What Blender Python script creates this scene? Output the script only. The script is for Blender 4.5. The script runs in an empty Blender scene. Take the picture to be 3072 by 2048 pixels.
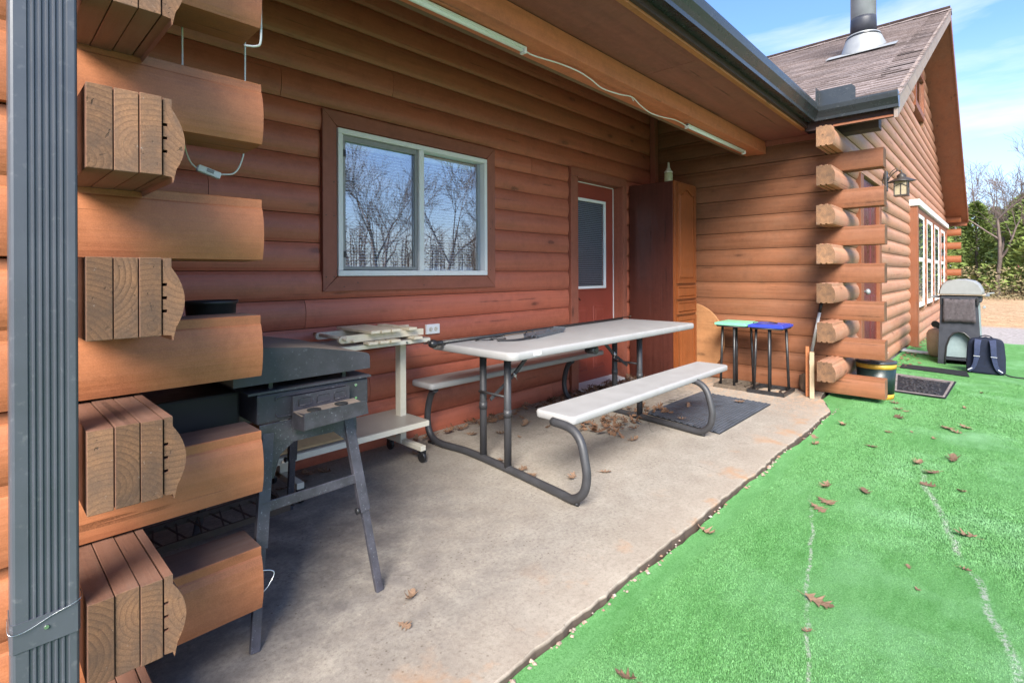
import bpy, bmesh, math, random
from mathutils import Vector, Matrix, Quaternion
random.seed(7)
S = bpy.context.scene
COL = S.collection

# ------------------------------------------------------------------ camera
H = 1.215
YAW = math.radians(43.61372); ROLL = math.radians(-0.23724)
cam = bpy.data.cameras.new('camera'); camo = bpy.data.objects.new('camera', cam); COL.objects.link(camo)
cam.sensor_width = 36.0; cam.lens = 1541.109 / 3072 * 36
cam.shift_y = -(1024 - 821.43) / 3072
cam.clip_start = 0.05; cam.clip_end = 500
f = Vector((math.cos(YAW), math.sin(YAW), 0)); r0 = Vector((math.sin(YAW), -math.cos(YAW), 0)); u0 = Vector((0, 0, 1))
rr = r0 * math.cos(ROLL) + u0 * math.sin(ROLL); uu = -r0 * math.sin(ROLL) + u0 * math.cos(ROLL)
M = Matrix((rr, uu, -f)).transposed().to_4x4(); M.translation = Vector((0, 0, H))
camo.matrix_world = M
S.camera = camo

# ------------------------------------------------------------------ world and sun
SUN_EL, SUN_AZ = math.radians(38), math.radians(215)     # azimuth counter-clockwise from +X: light comes from -X -Y
W = bpy.data.worlds.new('World'); S.world = W; W.use_nodes = True
nt = W.node_tree; nt.nodes.clear()
def wn(t, **k):
    n = nt.nodes.new(t)
    for a, b in k.items(): setattr(n, a, b)
    return n
out = wn('ShaderNodeOutputWorld'); bg = wn('ShaderNodeBackground'); sky = wn('ShaderNodeTexSky')
sky.sky_type = 'NISHITA'; sky.sun_disc = False; sky.sun_elevation = SUN_EL
sky.sun_rotation = math.radians(90) - SUN_AZ
sky.air_density = 1.0; sky.dust_density = 1.2; sky.ozone_density = 1.6
tc = wn('ShaderNodeTexCoord'); mp = wn('ShaderNodeMapping'); mp.inputs['Scale'].default_value = (1.3, 1.3, 6.0)
mp.inputs['Rotation'].default_value = (0.12, 0.05, 0.5)
nz = wn('ShaderNodeTexNoise'); nz.inputs['Scale'].default_value = 1.7; nz.inputs['Detail'].default_value = 9; nz.inputs['Roughness'].default_value = 0.58
nz.inputs['Distortion'].default_value = 0.35
cr = wn('ShaderNodeValToRGB'); cr.color_ramp.elements[0].position = 0.48; cr.color_ramp.elements[1].position = 0.86
cr.color_ramp.elements[1].color = (0.85, 0.85, 0.85, 1)
sp = wn('ShaderNodeSeparateXYZ'); hz = wn('ShaderNodeMapRange')
hz.inputs['From Min'].default_value = 0.34; hz.inputs['From Max'].default_value = 0.02
hz.inputs['To Min'].default_value = 0.0; hz.inputs['To Max'].default_value = 0.34
ad = wn('ShaderNodeMath', operation='ADD', use_clamp=True)
mx = wn('ShaderNodeMix', data_type='RGBA'); mx.inputs['B'].default_value = (4.9, 4.85, 4.8, 1)
L = nt.links.new
L(tc.outputs['Generated'], mp.inputs['Vector']); L(mp.outputs[0], nz.inputs['Vector']); L(nz.outputs['Fac'], cr.inputs['Fac'])
L(tc.outputs['Generated'], sp.inputs[0]); L(sp.outputs['Z'], hz.inputs['Value'])
L(cr.outputs['Color'], ad.inputs[0]); L(hz.outputs[0], ad.inputs[1])
gm = wn('ShaderNodeMix', data_type='RGBA', blend_type='MULTIPLY'); gm.inputs['Factor'].default_value = 1; gm.inputs['B'].default_value = (0.68, 0.85, 1.12, 1)
L(sky.outputs[0], gm.inputs['A']); L(gm.outputs['Result'], mx.inputs['A'])
L(ad.outputs[0], mx.inputs['Factor']); L(mx.outputs['Result'], bg.inputs['Color']); L(bg.outputs[0], out.inputs[0])
bg.inputs['Strength'].default_value = 0.076
sl = bpy.data.lights.new('sun', 'SUN'); sl.energy = 2.6; sl.angle = math.radians(32); sl.color = (1, 0.93, 0.82)
so = bpy.data.objects.new('sun', sl); COL.objects.link(so)
sd = Vector((math.cos(SUN_EL) * math.cos(SUN_AZ), math.cos(SUN_EL) * math.sin(SUN_AZ), math.sin(SUN_EL)))
so.rotation_euler = sd.to_track_quat('Z', 'Y').to_euler()
S.view_settings.view_transform = 'Standard'; S.view_settings.look = 'None'
S.view_settings.gamma = 1; S.view_settings.use_curve_mapping = False
S.view_settings.exposure = 2.1

# ------------------------------------------------------------------ materials
MATS = {}
def srgb(r, g, b):
    c = lambda v: (v / 255 / 12.92) if v / 255 <= 0.04045 else ((v / 255 + 0.055) / 1.055) ** 2.4
    return (c(r), c(g), c(b), 1)
class NT:
    def __init__(s, name):
        s.m = bpy.data.materials.new(name); s.m.use_nodes = True; s.t = s.m.node_tree; s.b = s.t.nodes['Principled BSDF']
        s.out = s.t.nodes['Material Output']
    def n(s, t, **k):
        o = s.t.nodes.new(t)
        for a, b in k.items():
            if a.startswith('i_'): o.inputs[a[2:].replace('_', ' ')].default_value = b
            else: setattr(o, a, b)
        return o
    def l(s, a, b): s.t.links.new(a, b)
    def coord(s, scale=(1, 1, 1), rnd=True):
        tc = s.n('ShaderNodeTexCoord'); mp = s.n('ShaderNodeMapping'); mp.inputs['Scale'].default_value = scale
        if rnd:
            oi = s.n('ShaderNodeObjectInfo'); ml = s.n('ShaderNodeVectorMath', operation='SCALE'); ml.inputs[0].default_value = (37.1, 23.3, 51.7)
            s.l(oi.outputs['Random'], ml.inputs['Scale']); ad = s.n('ShaderNodeVectorMath', operation='ADD')
            s.l(tc.outputs['Object'], ad.inputs[0]); s.l(ml.outputs[0], ad.inputs[1]); s.l(ad.outputs[0], mp.inputs['Vector'])
        else: s.l(tc.outputs['Object'], mp.inputs['Vector'])
        return mp.outputs[0]
    def noise(s, vec, scale, detail=4, rough=0.5, dist=0):
        o = s.n('ShaderNodeTexNoise'); o.inputs['Scale'].default_value = scale; o.inputs['Detail'].default_value = detail
        o.inputs['Roughness'].default_value = rough; o.inputs['Distortion'].default_value = dist; s.l(vec, o.inputs['Vector']); return o.outputs['Fac']
    def rng(s, v, a, b, c=0.0, d=1.0):
        o = s.n('ShaderNodeMapRange'); o.inputs['From Min'].default_value = a; o.inputs['From Max'].default_value = b
        o.inputs['To Min'].default_value = c; o.inputs['To Max'].default_value = d; s.l(v, o.inputs['Value']); return o.outputs[0]
    def mix(s, f, a, b, bt='MIX'):
        o = s.n('ShaderNodeMix', data_type='RGBA', blend_type=bt)
        for k, v in (('Factor', f), ('A', a), ('B', b)):
            if hasattr(v, 'is_linked'): s.l(v, o.inputs[k])
            else: o.inputs[k].default_value = v
        return o.outputs['Result']
    def math(s, op, a, b=0.0, clamp=False):
        o = s.n('ShaderNodeMath', operation=op, use_clamp=clamp)
        for k, v in ((0, a), (1, b)):
            if hasattr(v, 'is_linked'): s.l(v, o.inputs[k])
            else: o.inputs[k].default_value = v
        return o.outputs[0]
    def bump(s, h, strength=0.3, dist=0.01):
        o = s.n('ShaderNodeBump'); o.inputs['Strength'].default_value = strength; o.inputs['Distance'].default_value = dist
        s.l(h, o.inputs['Height']); s.l(o.outputs[0], s.b.inputs['Normal'])
    def done(s, col, rough=0.6, metal=0.0, spec=0.5):
        if hasattr(col, 'is_linked'): s.l(col, s.b.inputs['Base Color'])
        else: s.b.inputs['Base Color'].default_value = col
        if hasattr(rough, 'is_linked'): s.l(rough, s.b.inputs['Roughness'])
        else: s.b.inputs['Roughness'].default_value = rough
        s.b.inputs['Metallic'].default_value = metal; s.b.inputs['Specular IOR Level'].default_value = spec
        return s.m
def scl(c, k): return (c[0] * k, c[1] * k, c[2] * k, 1)

def wood(name, base, axis, var=0.25, grain=0.35, rough=0.55, weather=0.0, wcol=(0.32, 0.27, 0.22, 1), knots=True, gs=1.0, spec=0.35, tint=0.5):
    s = NT(name); sc = [28 * gs] * 3; sc['xyz'.index(axis)] = 1.1 * gs
    v = s.coord(tuple(sc)); v1 = s.coord((1, 1, 1)); vk = [7.0] * 3; vk['xyz'.index(axis)] = 2.4; vkc = s.coord(tuple(vk))
    g = s.noise(v, 1.0, 7, 0.62, 0.6); g2 = s.noise(v, 6.0, 3, 0.6); big = s.noise(v1, 2.2, 5, 0.6)
    dark = scl(base, 1 - grain); lite = scl(base, 1 + grain * 0.8)
    c = s.mix(s.rng(g, 0.3, 0.7), dark, lite)
    c = s.mix(s.rng(big, 0.3, 0.72, 0, tint), c, (base[0] * 1.25, base[1] * 1.05, base[2] * 0.9, 1))
    bl = s.noise(v1, 7, 6, 0.75); c = s.mix(s.rng(bl, 0.50, 0.72, 0, 0.5), c, scl(base, 0.55))
    c = s.mix(s.rng(g2, 0.62, 0.8, 0, 0.3), c, scl(base, 0.45))
    oi = s.n('ShaderNodeObjectInfo'); rv = s.rng(oi.outputs['Random'], 0, 1, 1 - var, 1 + var)
    hs = s.n('ShaderNodeHueSaturation'); s.l(rv, hs.inputs['Value']); s.l(c, hs.inputs['Color']); c = hs.outputs[0]
    if weather:
        w = s.noise(v, 0.5, 8, 0.7, 1.0); w2 = s.noise(v1, 3.1, 6, 0.7)
        c = s.mix(s.math('MULTIPLY', s.rng(w, 0.35, 0.65), s.rng(w2, 0.35, 0.62, 0.0, weather), True), c, wcol)
    if knots:
        vo = s.n('ShaderNodeTexVoronoi'); vo.inputs['Scale'].default_value = 0.62; s.l(vkc, vo.inputs['Vector'])
        kd = vo.outputs['Distance']; km = s.rng(kd, 0.055, 0.1, 1.0, 0.0); kr = s.rng(kd, 0.1, 0.26, 0.35, 0.0)
        c = s.mix(kr, c, scl(base, 0.6)); c = s.mix(s.math('MULTIPLY', km, 0.8), c, scl(base, 0.22))
    cs_ = [34 * gs] * 3; cs_['xyz'.index(axis)] = 0.7 * gs; ck = s.noise(s.coord(tuple(cs_)), 1.0, 3, 0.5, 0.3); ckm = s.math('MULTIPLY', s.rng(ck, 0.655, 0.675), s.rng(s.noise(v1, 4, 2), 0.45, 0.58), True)
    c = s.mix(s.math('MULTIPLY', ckm, 0.7), c, scl(base, 0.25))
    mt = s.noise(v1, 26, 4, 0.7); c = s.mix(s.rng(mt, 0.45, 0.72, 0, 0.35), c, (base[0] * 1.35, base[1] * 1.4, base[2] * 1.45, 1))
    sp = s.noise(v1, 300, 2, 0.5); c = s.mix(s.rng(sp, 0.4, 0.7, 0, 0.30), c, scl(base, 1.6))
    h = s.math('ADD', g2, s.math('MULTIPLY', sp, 0.5)); h = s.math('ADD', h, s.math('MULTIPLY', ckm, -3.0)); s.bump(h, 0.3, 0.002)
    return s.done(c, s.rng(g, 0.2, 0.8, rough - 0.08, rough + 0.12), spec=spec)
def endgrain(name, base, axis='y', light=(0.42, 0.25, 0.14, 1)):
    s = NT(name); v = s.coord((1, 1, 1), rnd=False)
    oi = s.n('ShaderNodeObjectInfo'); r = oi.outputs['Random']
    sx = s.n('ShaderNodeSeparateXYZ'); s.l(v, sx.inputs[0])
    a, b = (('X', 'Z') if axis == 'y' else ('Y', 'Z'))
    tcg = s.n('ShaderNodeTexCoord'); sg = s.n('ShaderNodeSeparateXYZ'); s.l(tcg.outputs['Generated'], sg.inputs[0])
    r2 = s.math('FRACT', s.math('MULTIPLY', r, 17.3)); r3 = s.math('FRACT', s.math('MULTIPLY', r, 91.7))
    ga = s.math('MULTIPLY', sg.outputs[a], 0.26 if axis == 'y' else 0.8); gb = sg.outputs[b]
    nv = s.noise(v, 14, 3, 0.5); 
    ca = s.math('SUBTRACT', ga, s.rng(r2, 0, 1, -0.35, 0.6)); cb = s.math('SUBTRACT', gb, s.rng(r3, 0, 1, -0.15, 1.15))
    ca = s.math('ADD', ca, s.math('MULTIPLY', nv, 0.06)); cb = s.math('ADD', cb, s.math('MULTIPLY', s.noise(v, 9, 2), 0.06))
    d = s.math('SQRT', s.math('ADD', s.math('MULTIPLY', ca, ca), s.math('MULTIPLY', cb, cb)))
    ring = s.math('FRACT', s.math('MULTIPLY', d, 15.0)); ring = s.rng(ring, 0.0, 1.0, 0, 1)
    ring = s.math('MULTIPLY', s.math('POWER', ring, 3.0), s.rng(s.noise(v, 7, 2), 0.3, 0.7, 0.45, 1.0))
    c = s.mix(ring, light, scl(base, 0.75))
    ang = s.math('ARCTAN2', ca, cb); cv = s.n('ShaderNodeCombineXYZ'); s.l(ang, cv.inputs[0]); s.l(s.math('MULTIPLY', d, 0.7), cv.inputs[1]); s.l(r, cv.inputs[2])
    ck = s.noise(cv.outputs[0], 9.0, 3, 0.5); ckm = s.math('MULTIPLY', s.rng(ck, 0.66, 0.7), s.rng(s.noise(v, 20, 2), 0.4, 0.6), True)
    c = s.mix(s.math('MULTIPLY', ckm, 0.85), c, (0.03, 0.018, 0.012, 1))
    gr = s.noise(v, 10, 6, 0.65); c = s.mix(s.rng(gr, 0.38, 0.62, 0, 0.75), c, (0.10, 0.068, 0.052, 1))
    sp = s.noise(v, 75, 5, 0.7); c = s.mix(s.rng(sp, 0.66, 0.72, 0, 0.7), c, (0.4, 0.34, 0.29, 1))
    c = s.mix(s.rng(s.noise(v, 320, 2), 0.35, 0.65, 0.0, 0.4), c, scl(base, 0.55))
    hs = s.n('ShaderNodeHueSaturation'); s.l(s.rng(r, 0, 1, 0.62, 1.25), hs.inputs['Value']); s.l(c, hs.inputs['Color'])
    s.bump(s.math('ADD', s.math('MULTIPLY', ring, -0.6), s.math('MULTIPLY', ckm, -2.0)), 0.5, 0.002)
    return s.done(hs.outputs[0], 0.8, spec=0.2)
def plain(name, col, rough=0.5, metal=0.0, var=0.12, ns=25, bump=0.05, spec=0.5, speck=0.0, speckcol=(0.6, 0.6, 0.6, 1), orv=0.0):
    s = NT(name); v = s.coord((1, 1, 1)); n = s.noise(v, ns, 6, 0.65); n2 = s.noise(v, ns * 9, 3, 0.6)
    c = s.mix(s.rng(n, 0.3, 0.7), scl(col, 1 - var), scl(col, 1 + var))
    if speck: c = s.mix(s.rng(n2, 0.62, 0.72, 0, speck), c, speckcol)
    if orv:
        oi = s.n('ShaderNodeObjectInfo'); hs = s.n('ShaderNodeHueSaturation'); s.l(s.rng(oi.outputs['Random'], 0, 1, 1 - orv, 1 + orv), hs.inputs['Value']); s.l(c, hs.inputs['Color']); c = hs.outputs[0]
    if bump: s.bump(n2, bump, 0.003)
    return s.done(c, s.rng(n, 0.3, 0.7, max(0.03, rough - 0.08), min(1, rough + 0.1)), metal, spec)

m_siding = wood('siding_stain', (0.35, 0.103, 0.060, 1), 'x', 0.16, 0.25, 0.42, knots=True, spec=0.5)
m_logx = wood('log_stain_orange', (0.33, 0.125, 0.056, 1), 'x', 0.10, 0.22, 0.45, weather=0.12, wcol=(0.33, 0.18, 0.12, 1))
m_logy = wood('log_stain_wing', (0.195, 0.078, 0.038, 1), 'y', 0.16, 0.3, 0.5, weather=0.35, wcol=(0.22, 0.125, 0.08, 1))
m_gable = wood('log_weathered_gable', (0.335, 0.165, 0.10, 1), 'x', 0.16, 0.22, 0.6, weather=0.75, wcol=(0.36, 0.235, 0.17, 1))
m_plankside = wood('plank_side', (0.135, 0.065, 0.042, 1), 'y', 0.2, 0.3, 0.65, weather=0.45, wcol=(0.20, 0.145, 0.115, 1), knots=False)
m_end = endgrain('end_grain', (0.15, 0.078, 0.045, 1), 'y', (0.255, 0.135, 0.073, 1))
m_endx = endgrain('end_grain_square', (0.24, 0.125, 0.065, 1), 'x', (0.345, 0.185, 0.10, 1))
m_beam = wood('beam_fir', (0.52, 0.17, 0.085, 1), 'x', 0.1, 0.25, 0.55)
m_topx = wood('log_top_weathered', (0.135, 0.075, 0.055, 1), 'x', 0.1, 0.3, 0.8, weather=0.8, wcol=(0.20, 0.15, 0.125, 1), knots=False)
m_trim = wood('trim_stain', (0.25, 0.085, 0.055, 1), 'z', 0.1, 0.2, 0.5)
m_trimo = wood('trim_orange', (0.17, 0.055, 0.022, 1), 'z', 0.1, 0.25, 0.5, weather=0.2)
m_soffit = wood('soffit_plywood', (0.25, 0.088, 0.070, 1), 'x', 0.1, 0.3, 0.6, weather=0.25, wcol=(0.16, 0.10, 0.07, 1), knots=False, gs=0.5)
m_soffitg = wood('gable_soffit', (0.19, 0.070, 0.034, 1), 'x', 0.1, 0.3, 0.6, weather=0.5, wcol=(0.20, 0.11, 0.07, 1), knots=False, gs=0.4)
m_darkwood = wood('fascia_dark', (0.06, 0.035, 0.032, 1), 'x', 0.1, 0.3, 0.6, knots=False)
m_rake = wood('rake_board', (0.21, 0.165, 0.145, 1), 'x', 0.08, 0.2, 0.7, weather=0.5, knots=False)
m_cabside = wood('cabinet_side', (0.072, 0.022, 0.016, 1), 'z', 0.05, 0.3, 0.35, knots=False, spec=0.5)
m_cabfront = wood('cabinet_oak', (0.21, 0.062, 0.018, 1), 'z', 0.08, 0.4, 0.32, knots=False, gs=1.6, spec=0.5)
m_ply = wood('plywood_disc', (0.34, 0.165, 0.07, 1), 'y', 0.05, 0.3, 0.6, gs=0.5, weather=0.3, wcol=(0.25, 0.14, 0.08, 1))
m_oldwood = wood('old_timber', (0.36, 0.27, 0.17, 1), 'z', 0.15, 0.3, 0.8, weather=0.6, wcol=(0.32, 0.29, 0.24, 1))
m_cream = plain('cream_paint_wood', (0.62, 0.54, 0.41, 1), 0.5, var=0.12, ns=18)
m_creammetal = plain('cream_metal', (0.60, 0.56, 0.46, 1), 0.4, var=0.06)
m_laminate = plain('grey_laminate', (0.33, 0.30, 0.26, 1), 0.4, var=0.12, ns=12, speck=0.25)
m_plastic = plain('table_plastic', (0.315, 0.31, 0.31, 1), 0.48, var=0.05, ns=9, bump=0.08, speck=0.12, speckcol=(0.4, 0.36, 0.32, 1))
m_tube = plain('grey_powder_tube', (0.036, 0.036, 0.040, 1), 0.5, var=0.15, ns=14, bump=0.12)
m_grill = plain('grill_steel', (0.036, 0.034, 0.042, 1), 0.5, var=0.3, ns=9, bump=0.15, speck=0.35, speckcol=(0.16, 0.17, 0.19, 1))
m_grillleg = plain('grill_leg', (0.050, 0.048, 0.060, 1), 0.45, var=0.4, ns=16, bump=0.15, speck=0.5, speckcol=(0.28, 0.3, 0.33, 1))
m_grilllid = plain('grill_lid_top_dusty', (0.16, 0.125, 0.10, 1), 0.85, var=0.2, ns=10, bump=0.1, speck=0.3, speckcol=(0.22, 0.2, 0.18, 1))
m_black = plain('black_plastic', (0.016, 0.016, 0.018, 1), 0.4, var=0.3)
m_blackm = plain('black_metal', (0.02, 0.02, 0.022, 1), 0.35, var=0.3, bump=0.1)
m_rust = plain('rusty_wire', (0.055, 0.038, 0.03, 1), 0.7, var=0.4)
m_chrome = plain('steel_bright', (0.6, 0.6, 0.6, 1), 0.25, 1.0, var=0.05)
m_down = plain('downspout_metal', (0.062, 0.068, 0.082, 1), 0.36, 0.0, var=0.08, ns=6, bump=0.03, speck=0.12, speckcol=(0.3, 0.3, 0.3, 1))
m_gutter = plain('gutter_metal', (0.028, 0.032, 0.036, 1), 0.26, 0.0, var=0.2, ns=4, bump=0.04, speck=0.15, speckcol=(0.25, 0.25, 0.25, 1))
m_galv = plain('galvanised', (0.26, 0.28, 0.29, 1), 0.55, 0.1, var=0.12, ns=5)
m_flash = plain('flashing_pale', (0.27, 0.28, 0.285, 1), 0.5, 0.2, var=0.1, ns=6)
m_white = plain('white_vinyl', (0.72, 0.72, 0.71, 1), 0.35, var=0.03, bump=0)
m_whited = plain('white_dirty', (0.6, 0.6, 0.58, 1), 0.5, var=0.12, ns=10)
m_wire = plain('white_cable', (0.72, 0.70, 0.66, 1), 0.4, var=0.03, bump=0)
m_greyframe = plain('screen_frame', (0.25, 0.25, 0.25, 1), 0.4, var=0.05, bump=0)
m_slot = plain('socket_slot', (0.02, 0.02, 0.02, 1), 0.6, bump=0)
m_door = plain('door_red', (0.24, 0.045, 0.028, 1), 0.45, var=0.1, ns=6, bump=0.06)
m_doord = plain('door_burgundy', (0.10, 0.014, 0.016, 1), 0.3, var=0.15, ns=6, bump=0.03)
m_blind = plain('blind_white', (0.75, 0.75, 0.72, 1), 0.5, var=0.03, bump=0)
m_room = plain('room_dark', (0.03, 0.03, 0.035, 1), 0.8, bump=0)
m_greenlid = plain('lid_mint', (0.20, 0.55, 0.36, 1), 0.4, var=0.08)
m_bluelid = plain('lid_blue', (0.035, 0.06, 0.42, 1), 0.35, var=0.1)
m_bucket = plain('bucket_green', (0.010, 0.022, 0.020, 1), 0.35, var=0.2)
m_yellow = plain('bucket_yellow', (0.45, 0.27, 0.03, 1), 0.5, var=0.2)
m_tan = plain('tan_plastic', (0.42, 0.32, 0.24, 1), 0.5, var=0.1)
m_bbqlid = plain('bbq_lid', (0.22, 0.225, 0.225, 1), 0.4, var=0.07, ns=8)
m_bbqbody = plain('bbq_body', (0.028, 0.030, 0.040, 1), 0.5, var=0.2, ns=10)
m_bbqcloth = plain('dusty_cloth', (0.075, 0.065, 0.07, 1), 0.9, var=0.3, ns=30, bump=0.4, spec=0.1)
m_bbqpanel = plain('pale_panel', (0.20, 0.26, 0.27, 1), 0.5, var=0.1)
m_navy = plain('backpack_navy', (0.010, 0.014, 0.030, 1), 0.8, var=0.35, ns=40, bump=0.4, spec=0.25)
m_navy2 = plain('strap_navy', (0.03, 0.04, 0.085, 1), 0.7, var=0.25, ns=40, bump=0.3, spec=0.25)
m_refl = plain('reflective_trim', (0.6, 0.62, 0.65, 1), 0.4, bump=0)
m_card = plain('cardboard', (0.42, 0.27, 0.13, 1), 0.8, var=0.12, ns=20)
m_bottle = plain('dirty_bottle', (0.40, 0.40, 0.24, 1), 0.5, var=0.25, ns=30)
m_bottlew = plain('bottle_tip', (0.5, 0.5, 0.42, 1), 0.5, var=0.15, ns=30)
m_lamp = plain('bronze_lamp', (0.035, 0.03, 0.028, 1), 0.45, var=0.2)
m_amber = plain('amber_glass', (0.33, 0.28, 0.19, 1), 0.3, var=0.1, ns=30, bump=0)
m_leaf = plain('oak_leaf', (0.175, 0.110, 0.072, 1), 0.7, var=0.35, ns=30, bump=0.3, spec=0.25, orv=0.4)
m_matd = plain('rubber_mat', (0.012, 0.014, 0.018, 1), 0.6, var=0.4, ns=10, bump=0.3, spec=0.3)
m_matg = plain('faded_mat', (0.27, 0.23, 0.19, 1), 0.9, var=0.25, ns=20, bump=0.4, speck=0.3)
m_matedge = plain('mat_border', (0.20, 0.17, 0.16, 1), 0.8, var=0.4, ns=12)
m_stone = plain('pebble', (0.40, 0.33, 0.27, 1), 0.8, var=0.25, ns=30, orv=0.35)
m_red = plain('red_metal_roof', (0.5, 0.16, 0.16, 1), 0.5)
m_clearp = plain('smoke_plastic', (0.075, 0.085, 0.10, 1), 0.15, var=0.2)
m_bark = plain('bark', (0.13, 0.105, 0.09, 1), 0.9, var=0.35, ns=12, bump=0.5, spec=0.1)
m_barkr = plain('bark_far', (0.16, 0.125, 0.11, 1), 0.9, var=0.35, ns=6, bump=0.3, spec=0.1)

def glass(name, refl=0.5, tint=(0.9, 0.95, 1, 1), rough=0.0):
    s = NT(name); s.t.nodes.remove(s.b)
    tr = s.n('ShaderNodeBsdfTransparent'); gl = s.n('ShaderNodeBsdfGlossy'); gl.inputs['Roughness'].default_value = rough
    tr.inputs['Color'].default_value = tint; gl.inputs['Color'].default_value = (0.95, 0.97, 1, 1)
    lw = s.n('ShaderNodeLayerWeight'); lw.inputs['Blend'].default_value = 0.5
    mxs = s.n('ShaderNodeMixShader'); s.l(s.rng(s.math('POWER', lw.outputs['Facing'], 3.0), 0, 1, refl, 1.0), mxs.inputs[0])
    s.l(tr.outputs[0], mxs.inputs[1]); s.l(gl.outputs[0], mxs.inputs[2]); s.l(mxs.outputs[0], s.out.inputs[0]); return s.m
m_glass = glass('window_glass', 0.22)
m_glassf = glass('far_window_glass', 0.15)
m_glassd = glass('door_glass', 0.05)

def concrete():
    s = NT('concrete'); v = s.coord(rnd=False); a = s.noise(v, 1.3, 7, 0.6); b = s.noise(v, 6, 7, 0.7); c3 = s.noise(v, 55, 7, 0.8); e = s.noise(v, 420, 2, 0.5)
    c = s.mix(s.rng(a, 0.3, 0.7), (0.255, 0.228, 0.190, 1), (0.365, 0.332, 0.283, 1))
    c = s.mix(s.rng(b, 0.35, 0.7, 0, 0.55), c, (0.17, 0.135, 0.11, 1))
    c = s.mix(s.rng(c3, 0.49, 0.64, 0, 0.6), c, (0.12, 0.095, 0.075, 1)); c = s.mix(s.rng(c3, 0.44, 0.34, 0, 0.5), c, (0.42, 0.37, 0.32, 1))
    c = s.mix(s.rng(e, 0.55, 0.75, 0, 0.7), c, (0.40, 0.36, 0.32, 1))
    sx = s.n('ShaderNodeSeparateXYZ'); s.l(v, sx.inputs[0])
    # greasy dirt around the grill
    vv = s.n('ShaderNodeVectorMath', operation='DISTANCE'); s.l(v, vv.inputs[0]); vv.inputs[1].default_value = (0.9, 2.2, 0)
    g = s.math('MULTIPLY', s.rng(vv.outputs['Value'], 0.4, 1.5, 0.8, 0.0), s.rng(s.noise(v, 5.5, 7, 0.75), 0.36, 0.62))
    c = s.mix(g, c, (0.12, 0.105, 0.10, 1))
    st = s.n('ShaderNodeTexVoronoi'); st.inputs['Scale'].default_value = 5.5; st.feature = 'F1'; s.l(s.coord((1, 1, 0), False), st.inputs['Vector'])
    c = s.mix(s.math('MULTIPLY', s.rng(st.outputs['Distance'], 0.06, 0.16, 0.5, 0.0), s.rng(b, 0.5, 0.62)), c, (0.15, 0.12, 0.10, 1))
    vc = s.n('ShaderNodeTexVoronoi'); vc.feature = 'DISTANCE_TO_EDGE'; vc.inputs['Scale'].default_value = 0.75
    vd = s.n('ShaderNodeVectorMath', operation='ADD'); nn = s.n('ShaderNodeTexNoise'); nn.inputs['Scale'].default_value = 5; nn.inputs['Detail'].default_value = 6; s.l(v, nn.inputs['Vector'])
    vs_ = s.n('ShaderNodeVectorMath', operation='SCALE'); vs_.inputs['Scale'].default_value = 0.35; s.l(nn.outputs['Color'], vs_.inputs[0]); s.l(v, vd.inputs[0]); s.l(vs_.outputs[0], vd.inputs[1]); s.l(vd.outputs[0], vc.inputs['Vector'])
    c = s.mix(s.math('MULTIPLY', s.rng(vc.outputs['Distance'], 0.0015, 0.005, 0.6, 0), s.rng(a, 0.5, 0.6)), c, (0.09, 0.075, 0.06, 1))
    pt = s.n('ShaderNodeTexVoronoi'); pt.inputs['Scale'].default_value = 38; s.l(v, pt.inputs['Vector']); c = s.mix(s.math('MULTIPLY', s.rng(pt.outputs['Distance'], 0.10, 0.2, 0.8, 0), s.rng(s.noise(v, 3.3, 3), 0.48, 0.6)), c, (0.10, 0.08, 0.065, 1))
    # rust and worn pale band by the open edge
    ed = s.rng(sx.outputs['Y'], 1.06, 1.45, 1.0, 0.0); ru = s.math('MULTIPLY', ed, s.rng(s.noise(v, 3.6, 5, 0.6), 0.56, 0.68))
    c = s.mix(s.rng(ed, 0, 1, 0, 0.35), c, (0.42, 0.34, 0.26, 1)); c = s.mix(s.math('MULTIPLY', ru, 0.75), c, (0.40, 0.19, 0.07, 1))
    gl = s.math('MULTIPLY', s.rng(sx.outputs['X'], 4.6, 5.6), s.rng(s.noise(v, 22, 5, 0.8), 0.48, 0.56)); c = s.mix(s.math('MULTIPLY', gl, 0.7), c, (0.48, 0.30, 0.19, 1))
    c = s.mix(s.rng(sx.outputs['Z'], -0.003, -0.012, 0, 0.9), c, (0.06, 0.043, 0.032, 1))  # dirty slab side, painted darker still as the shaded gap along the turf
    s.bump(s.math('ADD', c3, s.math('MULTIPLY', e, 0.6)), 0.45, 0.004); return s.done(c, 0.85, spec=0.25)
m_conc = concrete()
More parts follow.
